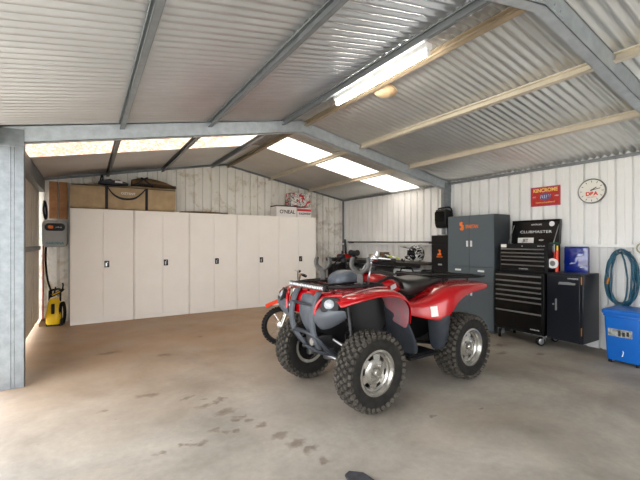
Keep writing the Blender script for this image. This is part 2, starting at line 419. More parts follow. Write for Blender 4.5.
# portal frames
def frame_at(y, cols=(True, True)):
    t = .006; dep = .17; w = .075
    for sgn in (-1, 1):
        xa = XL + .02 if sgn < 0 else XR - .02
        L = math.hypot(xa - XRG, zr(xa) - zr(XRG))
        g = G()
        def q(x, yy, off): return (x, yy, zr(x) - off)
        for (y0, y1, o0, o1) in ((y, y + t, .018, dep), (y, y + w, .018, .018 + t), (y, y + w, dep - t, dep), (y + w - t, y + w, dep - .025, dep), (y + w - t, y + w, .018, .04)):
            g.loft([[q(x, y0, o0), q(x, y1, o0), q(x, y1, o1), q(x, y0, o1)] for x in (XRG, xa)])
        trim(g, 'galv')
        if cols[0 if sgn < 0 else 1]:
            g = G(); zt = zr(xa) - .03
            x0, x1 = (XL + .005, XL + .175) if sgn < 0 else (XR - .17, XR - .005)
            g.box(x0, x1, y, y + t, 0, zt); g.box(x0, x0 + t, y, y + w, 0, zt); g.box(x1 - t, x1, y, y + w, 0, zt)
            g.box(x0, x0 + .025, y + w - t, y + w, 0, zt); g.box(x1 - .025, x1, y + w - t, y + w, 0, zt)
            for xx in ((x0 + x1) / 2 - .012, (x0 + x1) / 2 + .012): g.box(xx - .003, xx + .003, y - .004, y + .001, 0, zt)
            g.box(x0 + .002, x1 + (0.0 if sgn > 0 else 0), y - .006, y, zt - .16, zt)
            trim(g, 'galv_post', bevel=.002)
    g = G()   # apex plate with bolts
    g.prism([(XRG - .2, zr(XRG - .2) - .04), (XRG, 2.85), (XRG + .2, zr(XRG + .2) - .04), (XRG + .2, zr(XRG + .2) - .155), (XRG, 2.74), (XRG - .2, zr(XRG - .2) - .155)], y - .012, y - .001, 'y')
    for dx in (-.15, -.08, .08, .15):
        for o in (.06, .13): g.cyl((XRG + dx, y - .02, zr(XRG + dx) - o), (XRG + dx, y - .01, zr(XRG + dx) - o), .01, n=6)
    trim(g, 'galv')
frame_at(4.22); frame_at(1.18, (False, True)); frame_at(YF + .02, (True, True))

# ------------------------------------------------------------------ cream steel cabinets along the back wall
def make_cabinet(label):
    c = thing('steel_cabinet', label, 'cabinet', group='cream two-door steel cabinets')
    w, d, h = .888, .45, 1.83
    G().box(-w / 2, w / 2, -d / 2, d / 2, 0, h).obj('body', 'cream', c, bevel=.003)
    for s in (-1, 1):
        x0, x1 = (-w / 2 + .018, -.0025) if s < 0 else (.0025, w / 2 - .018)
        dr = G().box(x0, x1, -d / 2 - .012, -d / 2 - .001, .06, h - .035).obj('door', 'cream', c, bevel=.003)
        if s > 0:
            hd = G().rbox(.018, .088, .89, .995, .006, -d / 2 - .016, -d / 2 - .0125, 3).obj('handle_plate', 'black_plastic', dr)
            g = G().rbox(.036, .056, .905, .965, .008, -d / 2 - .028, -d / 2 - .016, 3); g.cyl((.064, -d / 2 - .016, .972), (.064, -d / 2 - .02, .972), .008, n=10)
            g.obj('handle', 'silver_trim', dr)
    return c
cabw = .8965
cab_labels = ['cream steel cabinet at the left end, standing under the long tan canvas bag',
              'second cream steel cabinet from the left, under the right end of the tan bag',
              'cream steel cabinet in the middle of the five along the back wall',
              'fourth cream steel cabinet from the left, behind the small dirt bike',
              'cream steel cabinet at the right end, under the white printed boxes']
cab = make_cabinet(cab_labels[0])
for i in range(5):
    loc = (-.245 + cabw * (i + .5), 6.93 + .225 + .012, 0)
    if i == 0: cab.location = loc
    else: dup(cab, loc, 0, cab_labels[i])

# ------------------------------------------------------------------ on top of the cabinets
CT = 1.832
b = thing('tent_bag', 'long tan canvas bag with dark carry straps lying on the left cabinets', 'bag', (.54, 7.16, CT))
rings = []
for i in range(17):
    x = -.78 + 1.56 * i / 16
    e = 1 - .06 * (abs(x) / .78) ** 8
    zt = .395 + .035 * (x + .78) / 1.56 + .008 * math.sin(x * 9)
    ring = []
    for j in range(24):
        a = 2 * PI * j / 24
        cx, cz = math.cos(a), math.sin(a)
        sx_ = math.copysign(abs(cx) ** .35, cx); sz_ = math.copysign(abs(cz) ** .35, cz)
        ring.append((x, .185 * e * sx_, zt / 2 + zt / 2 * e * sz_))
    rings.append(ring)
G().loft(rings).obj('bag_body', 'canvas', b, angle=60)
g = G(); g.box(-.782, .782, -.189, -.183, .372, .382); g.obj('zip', 'webbing', b)
for x in (-.285, .31):
    G().box(x - .021, x + .021, -.192, -.184, .01, .385).obj('strap', 'webbing', b)
pts = spline([(-.275, -.197, .37), (-.20, -.21, .26), (-.10, -.214, .195), (.02, -.214, .18), (.14, -.214, .21), (.24, -.21, .30), (.30, -.197, .38)], 5)
G().loft([[(p.x, p.y - .004, p.z - .017), (p.x, p.y + .004, p.z - .017), (p.x, p.y + .004, p.z + .017), (p.x, p.y - .004, p.z + .017)] for p in pts]).obj('carry_handle', 'webbing', b)
text('lettering', 'OZTENT', .05, 'white_print', b, (.03, -.191, .275), sx=1.1, bold=.001)

b2 = thing('swag_bag', 'dark brown canvas bag with crossed straps lying on top of the tan bag', 'bag', (1.0, 7.2, CT + .438))
rings = []
for i in range(15):
    x = -.36 + .72 * i / 14; u = (x + .36) / .72
    h = .15 * max(.16, math.sin(PI * min(1, .25 + u * .72)) ** .8)
    rings.append([(x, .15 * math.cos(2 * PI * j / 18) * (1 - .3 * abs(2 * u - 1) ** 4), h * .5 + h * .5 * math.sin(2 * PI * j / 18)) for j in range(18)])
G().loft(rings).obj('bag_body', 'canvas_dark', b2, angle=70)
G().tube([(-.34, -.13, .02), (-.1, -.156, .03), (.15, -.158, .035), (.35, -.11, .03)], .007, 6, smooth=5).obj('zip', 'webbing', b2)
for pts in ([(-.36, -.15, -.0), (-.26, -.158, .05), (-.19, -.15, .11), (-.12, -.10, .15)], [(-.04, -.16, .0), (-.12, -.16, .06), (-.19, -.15, .12), (-.22, -.10, .14)]):
    G().tube(pts, .014, 6, smooth=5).obj('strap', 'webbing', b2)
b3 = thing('folded_tarp', 'grey folded fabric bundle with pale tag beside the brown bag on the tan bag', 'fabric bundle', (.36, 7.2, CT + .424))
rings = []
for i in range(11):
    x = -.22 + .44 * i / 10
    h = .10 * (1 - .55 * abs(x / .22) ** 3) + .012 * math.sin(i * 2.1)
    rings.append([(x, .13 * math.cos(2 * PI * j / 16), h * .5 + h * .5 * math.sin(2 * PI * j / 16)) for j in range(16)])
G().loft(rings).obj('bundle', 'grey_fabric', b3, angle=70)
G().box(.02, .13, -.137, -.125, .035, .07).obj('tag', 'card_white', b3)
G().tube([(-.19, -.1, .05), (-.17, -.02, .15), (-.15, .08, .16), (-.15, .12, .05)], .012, 6, smooth=5).obj('strap', 'webbing', b3)

o = G().box(-.43, .43, -.11, .11, 0, .012); o.loft([[(x, -.11, .012), (x, .11, .012), (x, .11, .024 + .012 * math.sin((x + .43) * 3.6)), (x, -.11, .024 + .012 * math.sin((x + .43) * 3.6))] for x in [-.43 + .086 * i for i in range(11)]])
tag(o.obj('flat_folded_mat', 'canvas_dark', bevel=.004, loc=(1.86, 7.12, CT)), 'thin dark brown folded mat lying flat on the second and third cabinets', 'mat')

def print_box(name, label, loc, w, d, h, top, texts, stripe=None):
    t = thing(name, label, 'box', loc)
    G().box(-w / 2, w / 2, -d / 2, d / 2, 0, h - .022).obj('carton', 'card_white', t, bevel=.003)
    G().box(-w / 2 - .003, w / 2 + .003, -d / 2 - .003, d / 2 + .003, h - .022, h).obj('lid', top, t, bevel=.003)
    if stripe: G().box(-w / 2, w / 2, -d / 2 - .002, -d / 2, h - .07, h - .022).obj('stripe', stripe, t)
    for s, size, z in texts: text('lettering', s, size, 'card_black', t, (.02, -d / 2 - .001, z), bold=.002)
    return t
print_box('gear_box', "white carton with dark lid and big black lettering on the right cabinet", (3.54, 7.14, CT), .47, .3, .235, 'card_black', [("O'NEAL", .105, .1)])
print_box('shoe_box', 'white carton with red stripe and small lettering at the end of the cabinets', (3.965, 7.14, CT), .35, .3, .20, 'card_white', [("RACEWEAR", .055, .075)], 'card_red')
t = thing('printed_helmet_box', 'black, white and red patterned box sitting on top of two white cartons', 'box', (3.9, 7.15, CT + .237))
G().box(-.24, .24, -.14, .14, 0, .27).obj('carton', 'graphic', t, bevel=.004)
G().box(-.245, .245, -.145, .145, .27, .285).obj('lid', 'graphic', t, bevel=.003)

# ------------------------------------------------------------------ back left corner
t = thing('hose_reel', 'grey wall-mounted hose reel box with dark window in the back left corner', 'hose reel', (-.445, 7.39, 1.22))
G().rbox(-.165, .165, 0, .42, .06, -.2, -.02, 6).obj('housing', 'reel_grey', t, bevel=.02)
G().box(-.1, .1, -.02, .005, .08, .34).obj('wall_bracket', 'galv_dark', t)
G().rbox(-.13, .13, .255, .375, .05, -.214, -.199, 6).obj('window', 'black_gloss', t, bevel=.004)
G().rbox(-.09, -.02, .29, .34, .02, -.222, -.213, 4).obj('badge', 'orange', t)
text('lettering', 'GARDENA', .05, 'teal_print', t, (.0, -.2015, .06), bold=.001)
text('lettering', 'roll-up', .03, 'white_print', t, (.05, -.2145, .315))
g = G().tube([(-.12, -.12, .02), (-.125, -.14, -.2), (-.10, -.15, -.5), (-.06, -.14, -.68), (-.05, -.12, -.77)], .014, 8, smooth=6)
g.obj('outlet_hose', 'rubber_dark', t)

for i, (x, lab) in enumerate(((-.475, 'left brown timber board on the back wall above the grey reel box'), (-.345, 'right brown timber board on the back wall above the grey reel box'))):
    tag(G().box(-.058, .058, -.025, 0, 0, .60).obj('timber_board', 'timber', bevel=.003, loc=(x, 7.397, 1.68)), lab, 'board', 'timber boards on the back wall')
tag(G().box(-.011, .011, -.003, 0, 0, 2.27).box(-.011, -.008, -.03, -.003, 0, 2.27).obj('steel_angle', 'galv', loc=(-.2635, 7.39, 0)), 'bright steel angle strip standing at the left end of the tan bag', 'steel strip')
tag(G().tube([(-.59, 7.35, 1.96), (-.60, 7.33, 1.8), (-.575, 7.32, 1.67), (-.56, 7.33, 1.72), (-.565, 7.34, 1.85), (-.585, 7.35, 1.94)], .016, 8, smooth=6).tube([(-.59, 7.35, 1.96), (-.59, 7.398, 1.96)], .006, 6).obj('black_strap_bundle', 'webbing'), 'black strap bundle hanging in the corner beside the grey reel box', 'strap')
t = thing('floor_broom', 'thin red pole with dark foot standing in the back left corner', 'broom', (-.60, 7.22, 0))
G().cyl((0, 0, .08), (.0, .06, 1.25), .011, n=10).obj('pole', 'red_plastic', t)
g = G().prism([(-.045, 0), (.06, 0), (.045, .06), (.02, .09), (-.02, .09), (-.035, .06)], -.12, .08, 'y'); g.obj('brush_head', 'canvas_dark', t)

t = thing('pressure_washer', 'yellow and black upright pressure washer on the floor in the back left corner', 'pressure washer', (-.425, 7.1, 0), R(-8)); t.scale = (.84, .84, .97)
rings = []
for z, w, d, oy in ((.03, .105, .11, 0), (.06, .12, .13, 0), (.16, .118, .125, 0), (.28, .105, .11, .01), (.38, .09, .09, .02), (.43, .07, .07, .025)):
    rings.append([(w * math.copysign(abs(math.cos(a)) ** .55, math.cos(a)) - .03, oy + d * math.copysign(abs(math.sin(a)) ** .55, math.sin(a)), z) for a in [2 * PI * j / 24 for j in range(24)]])
G().loft(rings).obj('housing', 'yellow', t, angle=50)
G().rbox(-.05, -.0, .2, .36, .012, -.128, -.10, 3).obj('front_panel', 'black_plastic', t)
g = G().tube([(-.11, .03, .40), (-.11, .03, .52), (-.09, .02, .56), (.03, .02, .58), (.06, .03, .55), (.06, .03, .38)], .016, 8, smooth=4); g.obj('carry_handle', 'black_plastic', t)
g = G().tube([(-.09, -.02, .47), (-.02, -.03, .50), (.08, -.03, .55), (.12, -.03, .585)], .024, 8, smooth=3)
g.tube([(.10, -.03, .56), (.115, -.03, .64), (.105, -.03, .68)], .013, 8, smooth=3).tube([(-.02, -.03, .52), (0, -.03, .62)], .012, 8)
gun = g.obj('spray_gun', 'black_plastic', t)
G().tube([(-.05, -.055, .49), (.02, -.057, .52), (.07, -.057, .545)], .009, 6).obj('gun_stripe', 'yellow', gun)
g = G()
for k in range(5): g.tube([(.10 + .035 * math.cos(a) + .004 * k, -.04 + .02 * k - .04, .20 + .17 * math.sin(a)) for a in [2 * PI * j / 24 for j in range(24)]], .011, 6, closed=True)
g.obj('coiled_hose', 'rubber_dark', t)
for y in (-.07, .1):
    G().lathe([(.0, -.018), (.05, -.018), (.06, -.01), (.06, .01), (.05, .018), (.0, .018)], 18, Matrix.Translation((.105, y, .06)) @ Matrix.Rotation(PI / 2, 4, 'Y')).obj('wheel', 'black_plastic', t)
G().box(-.14, .09, -.09, .1, 0, .035).obj('foot', 'black_plastic', t, bevel=.008)

# ------------------------------------------------------------------ ceiling fittings
t = thing('fluorescent_light', 'lit fluorescent batten light hanging under the roof ridge', 'ceiling light', (2.22, 2.60, 2.785))
G().box(-.035, .035, -.63, .63, 0, .05).obj('batten', 'white_plastic', t, bevel=.006)
G().cyl((0, -.6, -.03), (0, .6, -.03), .019, n=14).obj('tube', 'tube_on', t)
for y in (-.615, .615): G().box(-.016, .016, y - .014, y + .014, -.05, .002).obj('tube_holder', 'white_plastic', t, bevel=.004)
for y in (-.4, .4): G().box(-.012, .012, y - .01, y + .01, .05, .10).obj('hanger', 'galv', t)
t = thing('round_vent', 'round cream vent cover on the sloping roof beside the fluorescent light', 'vent', (2.56, 2.86, zr(2.56) - .012), 0)
t.rotation_euler = (0, math.atan(.19), 0)
G().lathe([(.002, -.052), (.05, -.05), (.09, -.038), (.108, -.018), (.112, 0)], 28).obj('cover', 'vent_cream', t)
G().lathe([(.128, -.006), (.128, .002), (.10, .002), (.10, -.006)], 28, loop=True).obj('rim', 'vent_cream', t)

# ------------------------------------------------------------------ right wall furniture  (local front = -Y, local x = towards viewer)
RW = R(-90)
def rw(x, y, z=0): return (x, y, z)

# grey tall locker with logo:  front X 4.86, Y 3.14..3.93
t = thing('tall_locker', 'tall slate grey steel locker with orange logo beside the black tool chest', 'locker', (5.06, 3.535, 0), RW)
w, d, h = .79, .38, 1.70
G().box(-w / 2, w / 2, -d / 2, d / 2, 0, h).obj('body', 'grey_side', t, bevel=.004)
yf = -d / 2
for s in (-1, 1):
    x0, x1 = (-w / 2 + .004, -.002) if s < 0 else (.002, w / 2 - .004)
    up = G().box(x0, x1, yf - .016, yf - .001, .935, h - .004).obj('upper_door', 'grey_steel', t, bevel=.003)
    lo = G().box(x0, x1, yf - .016, yf - .001, .04, .70).obj('lower_door', 'grey_steel', t, bevel=.003)
    dw = G().box(x0, x1, yf - .016, yf - .001, .706, .929).obj('drawer', 'grey_steel', t, bevel=.003)
    G().rbox(s * .035 - .013, s * .035 + .013, 1.23, 1.32, .005, yf - .03, yf - .016, 2).obj('handle', 'white_plastic', up)
    G().rbox(s * .035 - .013, s * .035 + .013, .50, .59, .005, yf - .03, yf - .016, 2).obj('handle', 'white_plastic', lo)
    xc = (x0 + x1) / 2
    G().rbox(xc - .05, xc + .05, .862, .888, .006, yf - .03, yf - .016, 2).obj('handle', 'white_plastic', dw)
g = G()   # logo: a stylised figure
X = Matrix.Translation((-.13, yf - .0175, 1.545))
g.prism([(-.045, .05), (-.01, .065), (.02, .05), (.0, .03), (.03, .01), (.035, -.05), (.01, -.07), (-.03, -.065), (-.045, -.04), (-.02, -.03), (-.01, -.01), (-.045, .01)], -.0012, .0012, 'y', X)
g.obj('emblem', 'orange', t)
text('lettering', 'SPARTAN', .07, 'orange', t, (.04, yf - .0172, 1.53), sx=.72, bold=.002)

# black tall locker with orange badge, left of it: Y 3.95..4.29
t = thing('narrow_locker', 'narrow black metal locker with small orange badge beside the workbench', 'locker', (5.08, 4.12, 0), RW)
w, d, h = .35, .36, 1.41
G().box(-w / 2, w / 2, -d / 2, d / 2, 0, h).obj('body', 'black_crinkle', t, bevel=.004)
yf = -d / 2
dr = G().box(-w / 2 + .006, w / 2 - .006, yf - .014, yf - .001, .05, 1.26).obj('door', 'black_crinkle', t, bevel=.003)
G().box(-w / 2 + .006, w / 2 - .006, yf - .014, yf - .001, 1.27, h - .006).obj('top_drawer', 'black_crinkle', t, bevel=.003)
g = G(); X = Matrix.Translation((0, yf - .0155, 1.115)) @ Matrix.Scale(.85, 4)
g.prism([(-.04, .06), (.0, .075), (.03, .06), (.02, .02), (.04, -.01), (.04, -.04), (-.05, -.04), (-.05, -.01), (-.01, .0), (-.005, .03)], -.0012, .0012, 'y', X).obj('emblem', 'orange', t)
text('lettering', 'SPARTAN', .035, 'orange', t, (0, yf - .0155, 1.055), sx=.8, bold=.001)
G().rbox(-.02, .05, .92, .945, .006, yf - .03, yf - .014, 2).obj('handle', 'silver_trim', dr)
t = thing('work_lamp', 'boxy black work lamp on thin stand standing on the narrow black locker', 'lamp', (5.04, 4.16, 1.411), RW); t.scale = (1, 1, 1.14)
g = G(); g.tube([(-.08, -.07, .006), (.08, -.07, .006), (.08, .07, .006), (-.08, .07, .006)], .006, 8, closed=True)
g.tube([(-.05, 0, .004), (-.045, 0, .11)], .006, 8).tube([(.05, 0, .004), (.045, 0, .11)], .006, 8).tube([(-.05, -.07, .006), (-.05, .07, .006)], .006, 8).tube([(.05, -.07, .006), (.05, .07, .006)], .006, 8)
g.obj('stand', 'silver_trim', t)
g = G(); g.prism([(-.07, .11), (.07, .10), (.09, .20), (.08, .36), (-.075, .38), (-.10, .3), (-.10, .17)], -.115, .115, 'x'); g.obj('housing', 'black_plastic', t, bevel=.02, seg=3)
g = G(); g.rbox(-.095, .095, .20, .345, .02, -.114, -.095, 4); g.obj('front_glass', 'black_gloss', t)
g = G().tube([(.125, -.05, .16), (.14, .02, .22), (.14, .03, .34), (.12, 0, .40), (0, .0, .405), (-.12, 0, .395)], .012, 8, smooth=4); g.obj('bracket', 'black_plastic', t)

# ---- tool chest: roller cabinet X 4.78..5.22, Y 2.42..3.08, z..0.90
t = thing('roller_tool_cabinet', 'black roller tool cabinet of seven drawers standing on castors', 'tool cabinet', (5.0, 2.75, 0), RW)
w, d, h = .655, .44, .90
yf = -d / 2
G().box(-w / 2, w / 2, yf, d / 2, .13, h).obj('body', 'black_crinkle', t, bevel=.004)
zs = [.875, .80, .735, .67, .605, .54, .40, .155]
names7 = list(zip(zs[:-1], zs[1:]))
for k, (z1, z0) in enumerate(names7):
    dd = G().box(-w / 2 + .02, w / 2 - .02, yf - .012, yf - .001, z0 + .006, z1 - .004).obj('drawer', 'black_gloss', t, bevel=.002)
    G().prism([(yf - .012, z1 - .024), (yf - .026, z1 - .02), (yf - .028, z1 - .008), (yf - .012, z1 - .004)], -w / 2 + .03, w / 2 - .03, 'x').obj('pull', 'silver_trim' if k < 6 else 'silver_trim', dd)
    if k == 6: text('lettering', 'KINCROME', .022, 'white_print', dd, (.22, yf - .0128, .19))
for s in (-1, 1): G().box(s * (w / 2 - .016), s * (w / 2 - .004), yf - .004, yf + .001, .14, .89).obj('corner_post', 'black_crinkle', t)
text('lettering', 'CLUBMASTER', .02, 'white_print', t, (.08, yf - .0135, .855))
for sx_ in (-1, 1):
    for sy_ in (-1, 1):
        X = Matrix.Translation((sx_ * .27, sy_ * .16 - (.03 if sy_ < 0 else 0), .055)) @ Matrix.Rotation(PI / 2, 4, 'Y') @ Matrix.Rotation(.5 * sx_, 4, 'X')
        c = G().lathe([(.012, -.018), (.045, -.018), (.055, -.011), (.055, .011), (.045, .018), (.012, .018)], 20, X).obj('castor', 'rubber_dark', t)
        G().lathe([(.003, -.021), (.03, -.021), (.036, -.0185), (.036, .0185), (.03, .021), (.003, .021)], 18, X).obj('castor_hub', 'silver_trim', c)
        G().box(-.03, .03, -.035, .035, .068, .0705, Matrix.Translation((sx_ * .27, sy_ * .16, .06))).box(-.032, -.027, -.03, .03, -.01, .07, Matrix.Translation((sx_ * .27, sy_ * .16, .06))).box(.027, .032, -.03, .03, -.01, .07, Matrix.Translation((sx_ * .27, sy_ * .16, .06))).obj('castor_fork', 'silver_trim', c)
# ---- upper chest with raised lid
t = thing('top_tool_chest', 'black top tool chest with raised lid sitting on the roller cabinet', 'tool chest', (5.04, 2.75, .901), RW)
w, d, h = .635, .32, .375
yf = -d / 2
g = G(); g.box(-w / 2, w / 2, yf, d / 2, 0, h - .06); g.box(-w / 2, -w / 2 + .012, yf, d / 2, h - .06, h); g.box(w / 2 - .012, w / 2, yf, d / 2, h - .06, h)
g.box(-w / 2, w / 2, yf, yf + .012, h - .06, h); g.box(-w / 2, w / 2, d / 2 - .012, d / 2, h - .06, h)
g.obj('body', 'black_crinkle', t, bevel=.003)
zs = [.315, .265, .215, .165, .105, .03]
for k, (z1, z0) in enumerate(zip(zs[:-1], zs[1:])):
    dd = G().box(-w / 2 + .03, w / 2 - .03, yf - .012, yf - .001, z0 + .004, z1 - .004).obj('drawer', 'black_gloss', t, bevel=.002)
    G().prism([(yf - .012, z1 - .02), (yf - .026, z1 - .017), (yf - .028, z1 - .007), (yf - .012, z1 - .004)], -w / 2 + .035, w / 2 - .035, 'x').obj('pull', 'silver_trim', dd)
    if k == 4: text('lettering', 'CLUBMASTER', .02, 'white_print', dd, (.02, yf - .0128, .045))
G().cyl((0, yf - .008, .345), (0, yf, .345), .009, n=12).obj('lock', 'silver_trim', t)
text('lettering', 'KINCROME', .018, 'white_print', t, (.24, yf - .001, .345))
G().box(-w / 2 + .02, -w / 2 + .10, yf - .002, yf, .325, .368).obj('sticker', 'card_white', t)
X = Matrix.Translation((0, d / 2 - .01, h)) @ Matrix.Rotation(R(-5), 4, 'X')
g = G(); g.box(-w / 2, w / 2, .02, .03, 0, .325, X); g.box(-w / 2, w / 2, -.03, .03, .315, .325, X)
for s in (-1, 1): g.box(s * w / 2 - (.01 if s > 0 else 0), s * w / 2 + (0 if s > 0 else .01), -.03, .03, 0, .325, X)
lid = g.obj('lid', 'black_gloss', t, bevel=.003)
# lid interior lettering sits on the inner face of the lid (local y=.02 before tilt)
def lid_text(s, size, x, z, m='white_print', **k):
    p = X @ Vector((x, .0185, z)); return text('lettering', s, size, m, lid, p, (PI / 2 + R(-5), 0, 0), **k)
lid_text('KINCROME', .028, .0, .265); lid_text('CLUBMASTER', .052, -.01, .165, sx=1.35)
G().box(-.25, -.03, .016, .0195, .012, .085, X).obj('sticker', 'card_white', lid)
q = X @ Vector((-.14, .015, .048)); text('lettering', 'JET', .055, 'card_black', lid, q, (PI / 2 - R(5), 0, 0), bold=.002)
lid_text('4000', .03, .07, .05)
G().lathe([(.002, -.003), (.034, -.003), (.034, .001)], 24, X @ Matrix.Translation((.2, .018, .27)) @ Matrix.Rotation(-PI / 2, 4, 'X')).obj('round_badge', 'white_print', lid)
for s in (-1, 1): G().cyl((s * (w / 2 - .018), -.0, h - .03), tuple(X @ Vector((s * (w / 2 - .018), -.005, .26))), .005, n=8).obj('gas_strut', 'silver_trim', lid)
t = thing('green_pliers', 'dark green handled tool sticking out of the right end of the tool chest top', 'tool', (4.99, 2.405, 1.23), RW)
G().cyl((-.05, 0, .05), (.07, -.0, .055), .013, n=10).obj('handle', 'green_plastic', t)
G().cyl((.0, .0, -.06), (0, .0, .05), .008, n=10).obj('shaft', 'steel', t)
# ---- side cabinet hung on roller cabinet: X 4.82..5.24, Y 2.01..2.415, z .12..0.925
t = thing('side_locker', 'blue-black metal locker with silver badge hung on the side of the tool cabinet', 'locker', (5.03, 2.213, .115), RW)
w, d, h = .40, .41, .81
yf = -d / 2
G().box(-w / 2, w / 2, yf, d / 2, 0, h).obj('body', 'navy_paint', t, bevel=.005)
dr = G().box(-w / 2 + .012, w / 2 - .03, yf - .016, yf - .001, .02, h - .03).obj('door', 'navy_paint', t, bevel=.004)
G().rbox(-.09, -.075, .36, .50, .004, yf - .03, yf - .016, 2).obj('handle', 'silver_trim', dr)
G().cyl((-.115, yf - .02, .43), (-.115, yf - .016, .43), .012, n=12).obj('lock', 'silver_trim', dr)
g = G().prism([(-.06, .675), (.12, .68), (.13, .70), (.05, .71), (-.05, .705)], yf - .019, yf - .016, 'y'); g.obj('badge', 'silver_trim', dr)
text('lettering', 'KINCROME', .022, 'white_print', t, (.1, yf - .0165, .752))
for z in (.10, .69): G().cyl((w / 2 - .014, yf - .008, z), (w / 2 - .014, yf - .008, z + .09), .005, n=8).obj('hinge', 'brass', t)
LT = .926
# things on the side locker
t = thing('blue_pouch', 'shiny blue vinyl pouch standing on the blue-black side locker against the wall', 'pouch', (5.13, 2.21, LT), RW)
rows = []
for i in range(11):
    z = .30 * i / 10; rows.append([(-.13 + .26 * j / 10, -.03 - .03 * math.sin(PI * j / 10) * math.sin(PI * (.15 + .8 * i / 10)) + .012 * noise.noise((j * .7, i * .9, 3)), z) for j in range(11)])
back = [[(x, .02, z) for x, y, z in r] for r in rows]
g = G(); g.grid(rows); g.grid(back)
g.grid([rows[0], back[0]]); g.grid([rows[-1], back[-1]])
g.grid([[r[0] for r in rows], [r[0] for r in back]]); g.grid([[r[-1] for r in rows], [r[-1] for r in back]])
g.obj('pouch_body', 'blue_vinyl', t, angle=50)
G().box(-.13, .13, -.025, .015, .30, .318).obj('top_seal', 'blue_vinyl', t, bevel=.005)
for x, z, a in ((-.02, .10, .02), (.06, .20, .03), (.09, .06, .02)): G().prism([(x - .03, z), (x + .03, z + .01), (x + .035, z + a), (x - .01, z + a)], -.078, -.064, 'y').obj('printed_patch', 'pouch_print', t)
t = thing('long_red_torch', 'upright orange-red tube with yellow tip standing beside the blue pouch', 'tube', (4.97, 2.365, LT), RW)
G().cyl((0, 0, 0), (0, .01, .27), .02, .016, n=14).obj('tube_body', 'orange_red', t)
G().cyl((0, .01, .27), (0, .012, .33), .012, .008, n=12).obj('tip', 'yellow', t)
t = thing('red_pliers', 'red-handled pliers hanging on the side of the top tool chest', 'pliers', (5.0, 2.425, 1.13), RW)
for s in (-1, 1): G().tube([(s * .006, .0, .06), (s * .018, 0, .02), (s * .012, 0, -.05)], .008, 8, smooth=4).obj('handle', 'red_plastic', t)
G().prism([(-.014, .05), (.014, .05), (.008, .12), (-.008, .12)], -.006, .006, 'y').obj('jaw', 'steel', t)
G().box(-.005, .005, -.006, .004, .055, .066).obj('pivot', 'steel', t)
t = thing('tape_reel', 'round white and silver tape reel hanging on the side of the top tool chest', 'tape reel', (4.93, 2.392, LT + .045), RW)
X = Matrix.Translation((0, 0, .062)) @ Matrix.Rotation(PI / 2, 4, 'Y') @ Matrix.Rotation(PI/2, 4, 'X')
G().lathe([(.034, -.012), (.062, -.012), (.062, .012), (.034, .012)], 26, X, loop=True).obj('reel', 'white_plastic', t)
G().lathe([(.002, -.008), (.036, -.008), (.036, .008), (.002, .008)], 22, X).obj('hub', 'steel', t)
# ---- wall signs
t = thing('wall_sign', 'red rectangular metal sign with yellow lettering on the right wall', 'sign', (XR - .004, 2.665, 1.925), RW)
w, h = .385, .265
G().box(-w / 2, w / 2, -.008, -.002, -h / 2, h / 2).obj('plate', 'sign_red', t, bevel=.002)
g = G()
for k in range(4):
    a, b_ = ((-w / 2 + .008, w / 2 - .008, h / 2 - .012, h / 2 - .008), (-w / 2 + .008, w / 2 - .008, -h / 2 + .008, -h / 2 + .012), (-w / 2 + .008, -w / 2 + .012, -h / 2 + .008, h / 2 - .008), (w / 2 - .012, w / 2 - .008, -h / 2 + .008, h / 2 - .008))[k][:2], ((h / 2 - .012, h / 2 - .008), (-h / 2 + .008, -h / 2 + .012), (-h / 2 + .008, h / 2 - .008), (-h / 2 + .008, h / 2 - .008))[k]
    g.box(a[0], a[1], -.0092, -.008, b_[0], b_[1])
g.obj('border_line', 'sign_blue', t)
text('lettering', 'KINCROME', .068, 'sign_yellow', t, (0, -.0088, .082), sx=.92, bold=.002)
g = G()
for r_, a0 in ((.05, .2), (.032, 1.1)):
    g.tube([(r_ * 1.5 * math.cos(a0 + 2 * PI * j / 7), -.0095, -.005 + r_ * math.sin(a0 + 2 * PI * j / 7)) for j in range(7)], .006, 6, closed=True)
g.prism([(-.03, -.03), (.03, -.03), (.045, 0), (.02, .03), (-.02, .03), (-.045, 0)], -.0105, -.0085, 'y'); g.obj('emblem', 'sign_blue', t)
g = G()
for j in range(6): g.tube([(-.06 + .024 * j, -.011, -.03), (-.06 + .024 * j + .01, -.011, .02)], .003, 5)
g.obj('emblem_spokes', 'white_print', t)
for s in (-1, 1): text('lettering', 'EST' if s < 0 else '1987', .026, 'white_print', t, (s * .145, -.0088, -.005))
text('lettering', 'TOOLS & EQUIPMENT', .026, 'sign_yellow', t, (0, -.0088, -.085))
t = thing('wall_clock', 'round pale wall clock with red lettering on the right wall', 'clock', (XR - .004, 2.11, 1.93), RW)
X = Matrix.Rotation(PI / 2, 4, 'X')
G().lathe([(.002, .0), (.145, .0), (.145, .018), (.002, .018)], 44, X).obj('dial', 'clock_face', t)
G().lathe([(.140, .0), (.153, .0), (.153, .022), (.147, .028), (.140, .024)], 44, X, loop=True).obj('rim', 'steel', t)
g = G()
for k in range(12):
    a = 2 * PI * k / 12; X2 = Matrix.Translation((0, -.0186, 0)) @ Matrix.Rotation(a, 4, 'Y'); g.box(-.003, .003, -.0006, .0006, .105, .128, X2)
g.obj('hour_marks', 'charcoal', t)
text('lettering', 'DBA', .062, 'clock_red', t, (.0, -.0186, -.035), sx=1.05, bold=.003)
text('lettering', 'DISC BRAKES', .016, 'clock_red', t, (.0, -.0186, -.075))
for nm, a, l, wd in (('hour_hand', 60, .06, .005), ('minute_hand', 80, .095, .0035)):
    G().box(-wd, wd, -.001, .001, -.015, l, Matrix.Translation((0, -.022, .012)) @ Matrix.Rotation(R(a), 4, 'Y')).obj(nm, 'card_black', t)
